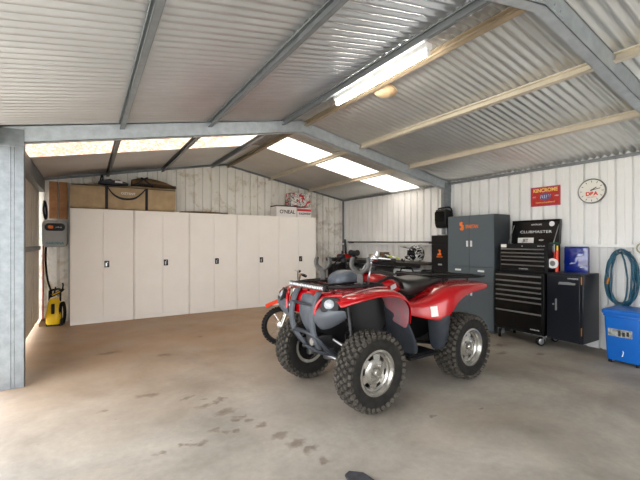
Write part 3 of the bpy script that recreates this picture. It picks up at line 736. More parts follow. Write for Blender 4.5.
G().cyl((0, -.025, .012), (0, -.018, .012), .008, n=12).obj('hand_pivot', 'card_black', t)

# ---- hose coil on the wall
t = thing('hose_coil', 'coiled teal blue hose hanging on the right wall above the blue bin', 'hose', (5.235, 1.785, .885), RW)
g = G(); rnd = random.Random(3)
pts = []
turns = 7
for k in range(turns * 28 + 1):
    a = 2 * PI * k / 28 + PI / 2; u = k / (turns * 28)
    q = rnd.random
    rx = .126 + .03 * math.sin(k * .037) + .008 * q(); rz = .31 + .025 * math.sin(k * .053 + 1)
    pts.append((rx * math.cos(a) * (1 + .12 * (math.sin(a) < 0) * abs(math.sin(a))), -.02 + .028 * math.sin(k * .61), rz * math.sin(a)))
pts += [(.03, -.03, .2), (.06, -.035, 0), (.05, -.035, -.2), (.02, -.03, -.29)]
g.tube(pts, .0095, 7, smooth=2).obj('hose_loops', 'hose_teal', t, angle=70)
G().tube([(0, .065, .30), (0, .02, .285), (-.03, -.05, .285), (-.03, -.065, .31)], .007, 8, smooth=3).tube([(.05, .065, .30), (.05, .02, .285), (.03, -.05, .285), (.03, -.065, .31)], .007, 8, smooth=3).obj('hook', 'galv_dark', t)
G().cyl((-.13, -.055, -.08), (-.11, -.055, -.0), .014, n=10).obj('brass_coupling', 'brass', t)
t = thing('rope_hank', 'small hank of pale rope hanging from the wall rail at the right edge', 'rope', (5.235, 1.60, 1.25), RW)
g = G()
for k in range(4): g.tube([(.05 * math.cos(a) + .004 * k, -.01 - .008 * k, -.02 + .055 * math.sin(a)) for a in [2 * PI * j / 16 for j in range(16)]], .006, 6, closed=True)
g.obj('rope_loops', 'rope', t); G().tube([(0, .01, .045), (0, -.05, .04), (0, -.055, .065)], .005, 6).obj('hook', 'galv_dark', t)

# ---- blue bin
t = thing('blue_bin', 'blue plastic bin with lid and printed label standing by the right wall', 'bin', (4.95, 1.63, 0), RW)
def rr(w, d, r, z, n=5):
    out = []
    for cx, cy, a0 in ((w - r, d - r, 0), (-w + r, d - r, 90), (-w + r, -d + r, 180), (w - r, -d + r, 270)):
        for i in range(n + 1): a = R(a0 + 90 * i / n); out.append((cx + r * math.cos(a), cy + r * math.sin(a), z))
    return out
G().loft([rr(.14, .165, .03, .035), rr(.145, .17, .03, .05), rr(.162, .192, .03, .50), rr(.17, .2, .03, .505), rr(.17, .2, .03, .53)]).obj('bin_body', 'blue_plastic', t, angle=30)
G().loft([rr(.178, .208, .035, .53), rr(.183, .213, .04, .54), rr(.183, .213, .04, .56), rr(.17, .2, .04, .578), rr(.12, .15, .04, .586)]).obj('lid', 'blue_plastic', t, angle=30)
for sx_ in (-1, 1):
    for sy_ in (-1, 1): G().cyl((sx_ * .12, sy_ * .135, 0), (sx_ * .12, sy_ * .135, .04), .018, n=10).obj('foot', 'black_plastic', t)
Xb = Matrix.Translation((0, -.1815, .33)) @ Matrix.Rotation(math.atan(.022 / .42), 4, 'X')
lb = G().box(-.12, .09, -.006, -.001, -.035, .045, Xb).obj('label', 'label_print', t)
g = G()
for k in range(3): g.box(-.03 + .036 * k, -.03 + .036 * k + .022, -.0075, -.006, -.03 + .006 * (k % 3), .03 - .01 * (k % 2), Xb)
g.obj('label_picture', 'card_black', lb)
G().prism([(-.0, -.24), (.012, -.235), (.02, -.19), (.008, -.17), (.01, -.2)], -.0015, .0, 'y', Matrix.Translation((0, -.185, .33))).obj('scratch', 'white_print', t)

# ------------------------------------------------------------------ workbench along right wall  Y 4.31..7.2
t = thing('workbench', 'long black workbench with worn brown top along the right wall', 'workbench', (5.0, 5.8, 0), RW)
L_ = 1.44
G().box(-L_, L_ - .02, -.30, .285, .90, .94).obj('worktop', 'bench_top', t, bevel=.004)
G().box(-L_, L_ - .02, -.31, -.28, .865, .935).obj('front_rail', 'black_crinkle', t, bevel=.004)
G().box(-L_, .74, -.26, .26, .05, .80).obj('cupboard', 'black_crinkle', t, bevel=.004)
for k in range(3):
    x0 = -L_ + .02 + k * .72; dd = G().box(x0, x0 + .70, -.275, -.262, .08, .78).obj('door', 'black_crinkle', t, bevel=.003)
    G().rbox(x0 + .62, x0 + .64, .45, .6, .004, -.29, -.275, 2).obj('handle', 'silver_trim', dd)
for x in (.80, L_ - .05):
    for y in (-.27, .24): G().box(x - .018, x + .018, y - .018, y + .018, 0, .80).obj('leg', 'galv', t, bevel=.002)
G().box(.80, L_ - .05, -.29, -.255, .785, .82).box(.80, L_ - .05, .23, .26, .76, .795).obj('cross_rail', 'galv', t, bevel=.002)
BT = .942
def helmet(loc, rot, label, m):
    t = thing('motocross_helmet', label, 'helmet', loc, rot); t.scale = (1.12, 1.12, 1.12)
    rings = []
    n = 24
    for i in range(13):
        u = i / 12; z = .02 + .25 * u
        r = .125 * math.sqrt(max(.02, 1 - ((u - .45) / .58) ** 2))
        ring = []
        for j in range(n):
            a = 2 * PI * j / n; fx = 1.15 if math.cos(a) > 0 and u < .45 else 1.05
            ring.append((r * math.cos(a) * fx, r * math.sin(a) * .92, z))
        rings.append(ring)
    G().loft(rings).obj('shell', m, t, angle=70)
    G().prism([(.06, .20), (.12, .235), (.245, .25), (.25, .243), (.12, .215)], -.075, .075, 'y').obj('peak', m, t, bevel=.004)
    G().prism([(.09, .025), (.17, .06), (.19, .09), (.15, .11), (.09, .09)], -.05, .05, 'y').obj('chin_bar', m, t, bevel=.012)
    g = G()
    for i in range(9):
        a = -.9 + 1.8 * i / 8; g.v += [(.141 * math.cos(a), .128 * math.sin(a), .115), (.136 * math.cos(a), .122 * math.sin(a), .19)]
    g.f += [(2 * i, 2 * i + 2, 2 * i + 3, 2 * i + 1) for i in range(8)]
    g.obj('goggle_opening', 'black_gloss', t, solid=.012)
helmet((4.92, 4.66, BT), R(160), 'black and white patterned motocross helmet on the workbench near the narrow locker', 'helmet')
t = thing('grip_stick', 'lime and white striped stick lying on the workbench left of the helmets', 'stick', (4.86, 5.15, BT + .075), RW)
for k in range(5): G().cyl((-.25 + .1 * k, 0, .03 - .012 * k), (-.15 + .1 * k, 0, .018 - .012 * k), .017, n=10).obj('grip_section', 'lime' if k % 2 else 'white_plastic', t)
G().box(-.24, -.20, -.03, .03, -.075, .03).obj('rest_block', 'charcoal', t); G().box(.20, .24, -.03, .03, -.075, -.02).obj('rest_block', 'charcoal', t)
t = thing('bench_grinder', 'dark bench grinder standing on the far end of the workbench', 'grinder', (4.98, 6.55, BT), RW); t.scale = (.75, .75, .75)
G().box(-.09, .09, -.07, .07, 0, .03).box(-.04, .04, -.04, .04, .03, .1).obj('base', 'black_plastic', t, bevel=.006)
G().cyl((-.1, 0, .16), (.1, 0, .16), .07, n=20).obj('motor', 'charcoal', t)
for s in (-1, 1):
    G().cyl((s * .13, 0, .16), (s * .17, 0, .16), .085, n=22).obj('grinding_wheel', 'engine', t)
    G().cyl((s * .10, 0, .16), (s * .13, 0, .16), .02, n=10).obj('shaft', 'steel', t)
t = thing('red_toolbox', 'red toolbox with black handle lying at the far end of the workbench', 'toolbox', (4.95, 6.88, BT), RW)
G().box(-.16, .16, -.1, .1, 0, .06).obj('box_body', 'red_plastic', t, bevel=.01)
G().prism([(-.1, .06), (.1, .06), (.07, .085), (-.07, .085)], -.16, .16, 'x').obj('lid', 'red_plastic', t, bevel=.006)
G().tube([(-.06, 0, .08), (-.05, 0, .12), (.05, 0, .12), (.06, 0, .08)], .008, 8, smooth=3).obj('handle', 'black_plastic', t)
t = thing('bench_vise', 'brown and black vise on the workbench between the grinder and the stick', 'vise', (4.98, 5.5, BT), RW)
G().cyl((0, 0, 0), (0, 0, .04), .07, .055, n=18).obj('base', 'engine', t)
G().box(-.035, .035, -.1, .07, .04, .12).box(-.06, .06, -.02, .02, .12, .16).obj('fixed_jaw', 'canvas_dark', t, bevel=.005)
G().box(-.06, .06, -.13, -.09, .06, .16).obj('moving_jaw', 'canvas_dark', t, bevel=.005)
G().cyl((0, -.2, .08), (0, -.1, .08), .012, n=10).cyl((-.08, -.19, .08), (.08, -.19, .08), .007, n=8).obj('screw_handle', 'steel', t)
tag(G().lathe([(.002, 0), (.04, 0), (.042, .09), (.036, .1), (.002, .1)], 20).obj('tin_can', 'canvas', loc=(5.05, 6.05, BT)), 'small brown tin standing on the workbench beside the vise', 'tin')
tag(G().tube([(5.215, 7.1, 1.30), (5.21, 6.2, 1.298), (5.215, 5.2, 1.297), (5.212, 4.42, 1.298)], .014, 8, smooth=4).box(5.19, 5.30, 6.98, 7.02, 1.27, 1.284).box(5.19, 5.30, 4.58, 4.62, 1.27, 1.284).obj('conduit_pipe', 'engine'), 'long dark grey pipe lying along the wall rail above the workbench', 'pipe')
tag(G().tube([(5.2, 7.15, .965), (5.19, 7.16, 1.1), (5.2, 7.2, 1.36)], .025, 8, smooth=4).obj('pump_hose', 'charcoal'), 'short dark hose standing upright in the far corner of the workbench', 'hose')

# ------------------------------------------------------------------ worn rubber piece on floor, bottom edge
tag(G().prism([(-.10, -.16), (.08, -.14), (.06, .02), (.0, .075), (-.04, .06)], 0, .014, 'z').obj('rubber_offcut', 'mat_rubber', bevel=.004, loc=(1.245, 1.61, .0005)), 'dark rubber scrap lying on the concrete in the foreground', 'rubber scrap')

# ------------------------------------------------------------------ quad bike (x forward, y left, z up)
Q = thing('quad_bike', 'red quad bike with black racks and knobbly tyres in the middle of the floor', 'quad bike', (2.42, 2.70, 0), PI + .055)
Q.scale = (1, .95, 1)
def tyre_mesh(w, Ro, Ri):
    g = G(); hw = w / 2
    prof = [(Ri, -hw * .78), (Ri + .02, -hw * .9), (Ri + .06, -hw * .99), (Ro - .05, -hw * .97), (Ro - .025, -hw * .84), (Ro - .016, -hw * .4), (Ro - .014, 0), (Ro - .016, hw * .4), (Ro - .025, hw * .84), (Ro - .05, hw * .97), (Ri + .06, hw * .99), (Ri + .02, hw * .9), (Ri, hw * .78), (Ri + .005, 0)]
    g.lathe(prof, 64, loop=True); g.n0 = len(g.f)
    def knob(a, z, la, lz, r0, r1, tilt=0, lean=0):
        X = Matrix.Rotation(a, 4, 'Z') @ Matrix.Translation((0, 0, z)) @ Matrix.Rotation(tilt, 4, 'X') @ Matrix.Translation((r0, 0, 0)) @ Matrix.Rotation(lean, 4, 'Y')
        V = []
        for x, k in ((-.008, 1.), (r1 - r0, .8)):
            V += [(x, -la * k, -lz * k), (x, la * k, -lz * k), (x, la * k, lz * k), (x, -la * k, lz * k)]
        g.add(V, [(0, 3, 2, 1), (4, 5, 6, 7), (0, 1, 5, 4), (1, 2, 6, 5), (2, 3, 7, 6), (3, 0, 4, 7)], X)
    N_ = 34
    for k in range(N_):
        a = 2 * PI * k / N_
        for s in (-1, 1):
            knob(a + (.5 if s > 0 else 0) * 2 * PI / N_, s * hw * .18, .0155, hw * .16, Ro - .016, Ro - .001, s * .35)
            knob(a + (.0 if s > 0 else .5) * 2 * PI / N_, s * hw * .56, .0165, hw * .17, Ro - .018, Ro - .003, -s * .3)
            knob(a + (.5 if s > 0 else 0) * 2 * PI / N_, s * hw * .88, .0185, hw * .14, Ro - .034, Ro - .012, 0, -s * .55)
            X = Matrix.Rotation(a + (.5 if s > 0 else 0) * 2 * PI / N_, 4, 'Z')
            g.box(Ro - .062, Ro - .034, -.011, .011, s * hw * .93 - .004, s * hw * .93 + .004, X)
    return g
def rim_mesh(w, Rr):
    g = G(); hw = w / 2
    g.lathe([(Rr, hw * .80), (Rr + .012, hw * .84), (Rr + .012, hw * .90), (Rr - .004, hw * .92), (Rr - .016, hw * .80), (Rr - .022, hw * .45), (Rr - .03, -hw * .7), (Rr, -hw * .75)], 48, loop=True)
    zf = hw * .42
    g.lathe([(.045, zf + .02), (.085, zf + .018), (.10, zf + .006), (.10, zf - .01), (.045, zf - .01)], 40, loop=True)
    g.lathe([(Rr - .036, zf), (Rr - .02, zf + .012), (Rr - .02, zf - .01), (Rr - .036, zf - .012)], 48, loop=True)
    for k in range(6):
        a = 2 * PI * k / 6
        X = Matrix.Rotation(a, 4, 'Z')
        V = [(.092, -.032, zf - .01), (.092, .032, zf - .01), (Rr - .03, .036, zf - .012), (Rr - .03, -.036, zf - .012), (.092, -.032, zf + .012), (.092, .032, zf + .012), (Rr - .03, .036, zf + .004), (Rr - .03, -.036, zf + .004)]
        g.add(V, [(0, 3, 2, 1), (4, 5, 6, 7), (0, 1, 5, 4), (1, 2, 6, 5), (2, 3, 7, 6), (3, 0, 4, 7)], X)
    g.lathe([(.002, zf + .05), (.022, zf + .048), (.03, zf + .035), (.032, zf + .012), (.05, zf + .012), (.05, zf - .01), (.002, zf - .01)], 24)
    for k in range(4):
        a = 2 * PI * k / 4 + .4
        g.cyl((.062 * math.cos(a), .062 * math.sin(a), zf + .01), (.062 * math.cos(a), .062 * math.sin(a), zf + .034), .009, n=6)
    return g
def dark_back_disc(w, Rr):  # plain dark disc closing the rim behind its slots
    return G().lathe([(.002, -w * .1), (Rr - .03, -w * .1), (Rr - .03, -w * .06), (.002, -w * .06)], 32)
RO = .308
tf = tyre_mesh(.19, RO, .160); tr = tyre_mesh(.235, RO, .160)
wheels = {}
for nm, gm, w, x, yc in (('front', tf, .19, .60, .475), ('rear', tr, .235, -.61, .455)):
    for s in (1, -1):
        key = nm
        if key not in wheels:
            T = gm.obj('tyre', 'rubber', Q, angle=30); T.data.materials.append(M['tread']); T.data.polygons.foreach_set('material_index', [int(i >= gm.n0) for i in range(len(gm.f))]); rm = rim_mesh(w, .163).obj('rim', 'alloy', T); hb = dark_back_disc(w, .163).obj('rim_back_disc', 'black_plastic', T)
            wheels[key] = T
        else:
            src = wheels[key]; T = src.copy(); COL.objects.link(T); T.parent = Q
            for ch in list(src.children): c = ch.copy(); COL.objects.link(c); c.parent = T
        T.location = (x, s * yc, RO + .004); T.rotation_euler = (-s * PI / 2, 0.35 * s, 0)

# fenders
def fender_rows(rows, s): return [[(x, s * y, z) for y, z in zip(ys, zs)] for x, ys, zs in rows]
FR = [(.905, (.395, .415, .44, .47, .48), (.855, .86, .86, .845, .815)),
      (.85, (.36, .41, .45, .50, .51), (.88, .885, .885, .87, .835)),
      (.79, (.24, .34, .455, .52, .53), (.90, .90, .90, .885, .85)),
      (.72, (.20, .34, .46, .535, .545), (.905, .91, .908, .893, .862)),
      (.60, (.18, .34, .46, .535, .545), (.915, .92, .92, .908, .878)),
      (.48, (.17, .34, .46, .535, .545), (.915, .925, .922, .908, .876)),
      (.37, (.17, .34, .46, .53, .54), (.91, .92, .915, .897, .86)),
      (.28, (.17, .34, .46, .53, .54), (.89, .90, .893, .872, .83)),
      (.22, (.17, .34, .455, .52, .53), (.85, .86, .85, .828, .79)),
      (.185, (.17, .34, .445, .51, .52), (.77, .79, .785, .77, .74)),
      (.165, (.17, .33, .43, .49, .50), (.68, .70, .70, .69, .68)),
      (.155, (.17, .32, .41, .47, .48), (.60, .61, .61, .61, .60))]
BK = [(.08, (.15, .19, .22, .24, .25), (.76, .755, .75, .72, .66)),
      (-.02, (.16, .24, .30, .34, .35), (.745, .75, .75, .72, .635)),
      (-.12, (.17, .28, .37, .43, .445), (.745, .76, .775, .745, .605)),
      (-.22, (.18, .30, .42, .495, .51), (.77, .79, .825, .79, .585)),
      (-.30, (.18, .32, .45, .53, .545), (.81, .835, .865, .83, .62)),
      (-.37, (.18, .34, .46, .54, .555), (.845, .87, .89, .858, .71)),
      (-.45, (.18, .35, .47, .54, .555), (.87, .89, .895, .875, .775)),
      (-.58, (.18, .35, .47, .54, .55), (.89, .905, .90, .885, .815)),
      (-.80, (.18, .35, .46, .53, .54), (.90, .905, .90, .888, .832)),
      (-.97, (.18, .34, .44, .505, .515), (.895, .90, .895, .885, .84))]
for s in (1, -1):
    G().grid(fender_rows(FR, s)).obj('front_fender', 'red_paint', Q, solid=.008, sub=2, angle=180)
    G().grid(fender_rows(BK, s)).obj('rear_fender', 'red_paint', Q, solid=.008, sub=2, angle=180)
    # scuffed inner liner behind the front wheel, facing forward
    ln = [[(.345, s * .25, .89), (.335, s * .36, .895), (.315, s * .46, .885), (.27, s * .515, .83)],
          [(.255, s * .24, .82), (.245, s * .36, .82), (.225, s * .46, .80), (.21, s * .512, .775)],
          [(.215, s * .24, .72), (.21, s * .36, .72), (.195, s * .45, .70), (.185, s * .50, .69)],
          [(.20, s * .26, .62), (.195, s * .36, .60), (.185, s * .43, .57), (.18, s * .47, .57)]]
    G().grid(ln).obj('fender_liner', 'red_dusty', Q, solid=.006, sub=2, angle=180)
    mg = [[(.235, s * .22, .80), (.23, s * .3, .80), (.22, s * .36, .79), (.20, s * .44, .72)],
          [(.20, s * .22, .62), (.195, s * .34, .62), (.185, s * .44, .60), (.16, s * .51, .56)],
          [(.17, s * .22, .46), (.165, s * .36, .45), (.155, s * .47, .45), (.13, s * .535, .46)],
          [(.15, s * .22, .36), (.14, s * .36, .345), (.13, s * .48, .345), (.10, s * .53, .36)]]
    G().grid(mg).obj('front_mudguard', 'charcoal', Q, solid=.008, sub=2, angle=180)
    mr = [[(-.17, s * .38, .66), (-.20, s * .47, .64), (-.235, s * .53, .62), (-.30, s * .555, .68)],
          [(-.19, s * .38, .55), (-.215, s * .46, .53), (-.245, s * .52, .52), (-.305, s * .54, .58)],
          [(-.21, s * .38, .42), (-.23, s * .45, .40), (-.26, s * .505, .40), (-.315, s * .52, .46)],
          [(-.23, s * .38, .33), (-.245, s * .43, .315), (-.27, s * .48, .33), (-.315, s * .49, .38)]]
    G().grid(mr).obj('rear_mudguard', 'charcoal', Q, solid=.008, sub=2, angle=180)
    G().box(-.22, .16, s * .24 if s > 0 else -.49, .49 if s > 0 else -.24, .30, .325).box(-.18, .12, *sorted((s * .27, s * .46)), .325, .335).obj('footwell', 'black_plastic', Q, bevel=.006)
    # headlights
    X = Matrix.Translation((.90, s * .375, .828)) @ Matrix.Rotation(s * .42, 4, 'Z') @ Matrix.Rotation(-.35, 4, 'Y')
    hl = G().sphere((0.005, -.012 * s, 0), (.04, .058, .046), 20, 12, X).obj('headlight', 'lens', Q)
    G().rbox(-.085, .075, -.06, .055, .03, -.03, .02, 4, X @ Matrix.Rotation(PI / 2, 4, 'Z')).obj('headlight_surround', 'black_plastic', Q, bevel=.006)
    G().tube([(.955, s * .225, .735), (.95, s * .235, .80), (.92, s * .265, .858), (.87, s * .34, .888), (.82, s * .40, .895)], .016, 10, smooth=5).obj('headlight_brow', 'red_paint', Q)
    # nose panels beneath the lights
    npn = [[(.92, s * .2, .80), (.94, s * .3, .81), (.945, s * .42, .795), (.885, s * .53, .815)],
           [(.975, s * .2, .75), (.98, s * .3, .75), (.96, s * .41, .745), (.875, s * .525, .785)],
           [(.95, s * .2, .68), (.95, s * .3, .68), (.925, s * .40, .695), (.85, s * .50, .75)],
           [(.89, s * .2, .61), (.89, s * .28, .625), (.86, s * .36, .66), (.81, s * .44, .73)]]
    G().grid(npn).obj('nose_panel', 'nose_grey', Q, solid=.01, sub=2, angle=180)
    # red front cheek between nose and bumper
    rp = [[(.80, s * .06, .91), (.81, s * .18, .91), (.80, s * .285, .90)], [(.87, s * .06, .875), (.885, s * .18, .875), (.885, s * .275, .865)], [(.90, s * .06, .78), (.915, s * .18, .78), (.92, s * .26, .78)], [(.89, s * .06, .70), (.90, s * .17, .70), (.92, s * .24, .71)]]
    G().grid(rp).obj('front_cheek', 'red_paint', Q, solid=.008, sub=2, angle=180)
    # bright pin stripe on fender ridge
    G().tube([(.84, s * .425, .889), (.68, s * .428, .921), (.52, s * .43, .938), (.38, s * .43, .932)], .0035, 6, smooth=4).obj('stripe', 'silver_trim', Q)
    # suspension arms & shocks
    g = G()
    g.tube([(.74, s * .10, .36), (.63, s * .36, .30)], .014, 8).tube([(.52, s * .10, .36), (.63, s * .36, .30)], .014, 8).tube([(.72, s * .14, .50), (.63, s * .36, .40)], .012, 8).tube([(.55, s * .14, .50), (.63, s * .36, .40)], .012, 8)
    g.cyl((.63, s * .35, .26), (.63, s * .35, .44), .028, n=12)
    g.obj('front_suspension_arm', 'steel', Q)
    G().box(.60, .66, *sorted((s * .33, s * .385)), .25, .40).cyl((.63, s * .345, .40), (.63, s * .345, .43), .025, n=10).obj('steering_knuckle', 'steel', Q, bevel=.008)
    G().box(.665, .72, *sorted((s * .31, s * .36)), .33, .42).obj('brake_caliper', 'engine', Q, bevel=.008)
    G().tube([(.50, s * .06, .50), (.56, s * .20, .42), (.58, s * .34, .36)], .009, 8).obj('tie_rod', 'steel', Q)
    G().tube([(.69, s * .335, .42), (.70, s * .28, .55), (.62, s * .22, .62), (.66, s * .15, .74)], .006, 6, smooth=4).obj('brake_hose', 'rubber_dark', Q)
    sh = G().cyl((.62, s * .20, .76), (.63, s * .31, .36), .018, n=12).obj('front_shock', 'engine', Q)
    G().tube([(.62 + .035 * math.cos(k * .9) + .01 * k / 55, s * (.205 + .10 * k / 55), .74 - .34 * k / 55 + .0) if True else 0 for k in range(0, 56)] if s > 0 else [(.62 + .035 * math.cos(k * .9) + .01 * k / 55, s * (.205 + .10 * k / 55), .74 - .34 * k / 55) for k in range(56)], .006, 6).obj('shock_spring', 'black_plastic', sh)
    g = G(); g.tube([(-.32, s * .12, .32), (-.63, s * .36, .29)], .016, 8).tube([(-.72, s * .14, .32), (-.63, s * .36, .29)], .016, 8).cyl((-.63, s * .05, .31), (-.63, s * .40, .31), .02, n=12).cyl((.63, s * .05, .33), (.63, s * .40, .31), .016, n=12)
    g.obj('rear_suspension_arm', 'black_plastic', Q)
def on_fender(i, j, s=1):   # point, tangents and normal on the rear fender side
    P = lambda a, b: Vector((BK[a][0], s * BK[a][1][b], BK[a][2][b]))
    p = (P(i, j) + P(i + 1, j) + P(i, j + 1) + P(i + 1, j + 1)) / 4
    u = (P(i + 1, j) - P(i, j) + P(i + 1, j + 1) - P(i, j + 1)).normalized(); v = (P(i, j) - P(i, j + 1)).normalized()
    n = u.cross(v).normalized(); n = n if n.y * s > 0 else -n
    v = n.cross(u); return Matrix(((u.x, v.x, n.x, p.x), (u.y, v.y, n.y, p.y), (u.z, v.z, n.z, p.z), (0, 0, 0, 1)))
G().box(-.032, .032, -.045, .045, .004, .0065, on_fender(2, 3)).obj('sticker', 'card_white', Q)

# centre body
g = G()
rings = []
for x, hw, z0, z1 in ((.80, .08, .56, .80), (.7, .09, .48, .84), (.55, .09, .42, .84), (.36, .10, .40, .84), (.28, .16, .40, .86), (.0, .17, .36, .78), (-.3, .18, .36, .82), (-.6, .18, .42, .86), (-.85, .14, .60, .86)):
    rings.append([(x, -hw, z0), (x, hw, z0), (x, hw, z1), (x, -hw, z1)])
G().loft(rings).obj('chassis', 'black_plastic', Q, bevel=.02)
g = G().box(-.12, .26, -.24, .24, .30, .50); g.cyl((.08, .17, .46), (.08, .27, .46), .11, n=22).cyl((.08, -.17, .46), (.08, -.27, .46), .11, n=22).box(-.05, .2, -.12, .12, .5, .70)
for k in range(5): g.box(-.06, .21, -.13, .13, .53 + .03 * k, .54 + .03 * k)
g.obj('engine', 'engine', Q, bevel=.006)
G().cyl((.62, .0, .30), (.62, .0, .45), .09, n=18).obj('differential', 'engine', Q, bevel=.01)
G().cyl((-.63, -.09, .33), (-.63, .09, .33), .10, n=20).obj('differential', 'engine', Q, bevel=.01)
g = G().tube([(-.4, -.22, .62), (-.65, -.22, .66), (-.98, -.20, .70)], lambda t: .05 if t > .3 else .025, 14, smooth=4); g.obj('exhaust', 'steel', Q)
# hood between front fenders
hd = [[(.82, -.24, .89), (.84, -.1, .905), (.84, .1, .905), (.82, .24, .89)], [(.70, -.24, .91), (.70, -.1, .925), (.70, .1, .925), (.70, .24, .91)], [(.5, -.22, .92), (.5, -.1, .93), (.5, .1, .93), (.5, .22, .92)], [(.3, -.2, .91), (.3, -.1, .95), (.3, .1, .95), (.3, .2, .91)]]
G().grid(hd).obj('hood', 'red_paint', Q, solid=.008, sub=2, angle=180)
# red tank cover with black trims
rings = []
for x, hw, z1 in ((.36, .15, .985), (.28, .225, 1.02), (.16, .24, 1.025), (.04, .225, .99), (-.06, .17, .92), (-.12, .11, .88)):
    rings.append([(x, hw * math.copysign(abs(math.cos(a)) ** .7, math.cos(a)), .85 + (z1 - .85) * math.copysign(abs(math.sin(a)) ** .7, math.sin(a)) if math.sin(a) > 0 else .85) for a in [2 * PI * j / 20 for j in range(20)]])
tk = G().loft(rings).obj('tank_cover', 'red_paint', Q, sub=1, angle=60)
for s in (1, -1):
    G().tube([(.35, s * .18, .90), (.26, s * .235, .96), (.15, s * .24, .985), (.03, s * .23, .945), (-.07, s * .18, .87)], .014, 8, smooth=5).obj('tank_trim', 'black_plastic', tk)
    G().rbox(-.035, .035, -.02, .02, .006, -.002, .002, 3, Matrix.Translation((.12, s * .242, .90)) @ Matrix.Rotation(PI / 12, 4, 'Y')).obj('badge', 'silver_trim', tk)
G().prism([(-.10, .975), (.30, 1.02), (.32, 1.035), (.26, 1.05), (.1, 1.035), (-.08, 1.0)], -.07, .07, 'y').obj('tank_top_pad', 'seat_vinyl', tk, bevel=.015, seg=3)
G().cyl((.17, 0, 1.03), (.17, 0, 1.07), .045, n=18).obj('fuel_cap', 'black_plastic', tk)
# seat
rings = []
for x, hw, z0, z1 in ((.0, .10, .88, .985), (-.06, .16, .81, .97), (-.14, .205, .765, .95), (-.24, .225, .765, .942), (-.38, .225, .81, .945), (-.55, .21, .855, .96), (-.70, .18, .88, .955), (-.77, .13, .89, .925)):
    rings.append([(x, hw * math.copysign(abs(math.cos(a)) ** .5, math.cos(a)), (z0 + z1) / 2 + (z1 - z0) / 2 * math.copysign(abs(math.sin(a)) ** .6, math.sin(a))) for a in [2 * PI * j / 24 for j in range(24)]])
G().loft(rings).obj('seat', 'seat_vinyl', Q, sub=1, angle=60)
# handlebar + pod
hb = G().tube([(.23, .38, 1.14), (.31, .27, 1.145), (.35, .16, 1.09), (.36, .07, 1.01), (.36, -.07, 1.01), (.35, -.16, 1.09), (.31, -.27, 1.145), (.23, -.38, 1.14)], .012, 10, smooth=5).obj('handlebar', 'black_plastic', Q)
for s in (1, -1):
    G().tube([(.23, s * .38, 1.14), (.295, s * .285, 1.145)], .018, 12).obj('grip', 'rubber_dark', hb)
    G().tube([(.36, s * .20, 1.12), (.36, s * .28, 1.16), (.29, s * .38, 1.155)], .007, 8, smooth=4).obj('brake_lever', 'chrome' if s > 0 else 'black_plastic', hb)
    G().sphere((.35, s * .24, 1.16), (.045, .045, .028), 14, 8).sphere((.36, s * .19, 1.12), (.03, .03, .03), 12, 8).cyl((.34, s * .25, 1.16), (.33, s * .25, 1.215), .007, n=8).obj('brake_master_cylinder', 'chrome' if s > 0 else 'black_plastic', hb)
    g = G(); g.tube([(.36, s * .22, 1.15), (.44, s * .22, 1.10), (.46, s * .2, 1.02), (.42, s * .15, .90)], .008, 6, smooth=5); g.tube([(.35, s * .2, 1.12), (.40, s * .24, 1.06), (.41, s * .23, .98), (.34, s * .15, .88)], .008, 6, smooth=5)
    g.obj('cable', 'silver_trim' if s > 0 else 'rubber_dark', hb)
rings = []
for x, hw, z0, z1 in ((.655, .07, .93, .985), (.62, .10, .92, 1.02), (.54, .115, .92, 1.06), (.45, .11, .93, 1.055), (.41, .08, .94, 1.03)):
    rings.append([(x, .02 + hw * math.copysign(abs(math.cos(a)) ** .5, math.cos(a)), (z0 + z1) / 2 + (z1 - z0) / 2 * math.copysign(abs(math.sin(a)) ** .5, math.sin(a))) for a in [2 * PI * j / 18 for j in range(18)]])
G().loft(rings).obj('instrument_pod', 'pod_grey', Q, sub=1, angle=30)
G().cyl((.36, 0, .80), (.36, 0, 1.01), .03, n=12).obj('steering_column', 'steel', Q)
# racks
def rack(name, x0, x1, w0, w1, z0, z1, bars, m='black_crinkle'):
    g = G(); r = .0115
    ring = [(x0, -w0, z0), (x0, w0, z0), ((x0 * .3 + x1 * .7), w1, z0 * .3 + z1 * .7), (x1, w1 * .8, z1), (x1, -w1 * .8, z1), ((x0 * .3 + x1 * .7), -w1, z0 * .3 + z1 * .7)]
    g.tube(ring, r, 8, closed=True, smooth=0)
    for k in range(bars):
        u = (k + 1) / (bars + 1); x = x0 + (x1 - x0) * u; z = z0 + (z1 - z0) * u; ww = w0 + (w1 - w0) * min(1, u / .7) if u < .7 else w1 * (1 - .2 * (u - .7) / .3)
        g.tube([(x, -ww, z), (x, ww, z)], .007, 8)
    for y in (-.16, .16): g.tube([(x0, y, z0 + .008), (x1, y, z1 + .008)], .009, 8)
    for y in (-.2, .2):
        for u in (.2, .8): x = x0 + (x1 - x0) * u; z = z0 + (z1 - z0) * u; g.tube([(x, y * .9, z), (x, y, z - .08)], .010, 8)
    return g.obj(name, m, Q)
rack('front_rack', .36, .85, .36, .33, .945, .945, 3)
rack('rear_rack', -.50, -1.22, .34, .38, .955, .93, 5)
g = G().tube([(-.52, -.3, .965), (-.55, -.3, 1.01), (-.7, -.3, 1.01), (-.74, -.3, .965)], .009, 8).tube([(-.52, .0, .965), (-.55, .0, 1.0), (-.7, .0, 1.0), (-.74, .0, .965)], .009, 8); g.obj('rack_side_hoop', 'black_crinkle', Q)
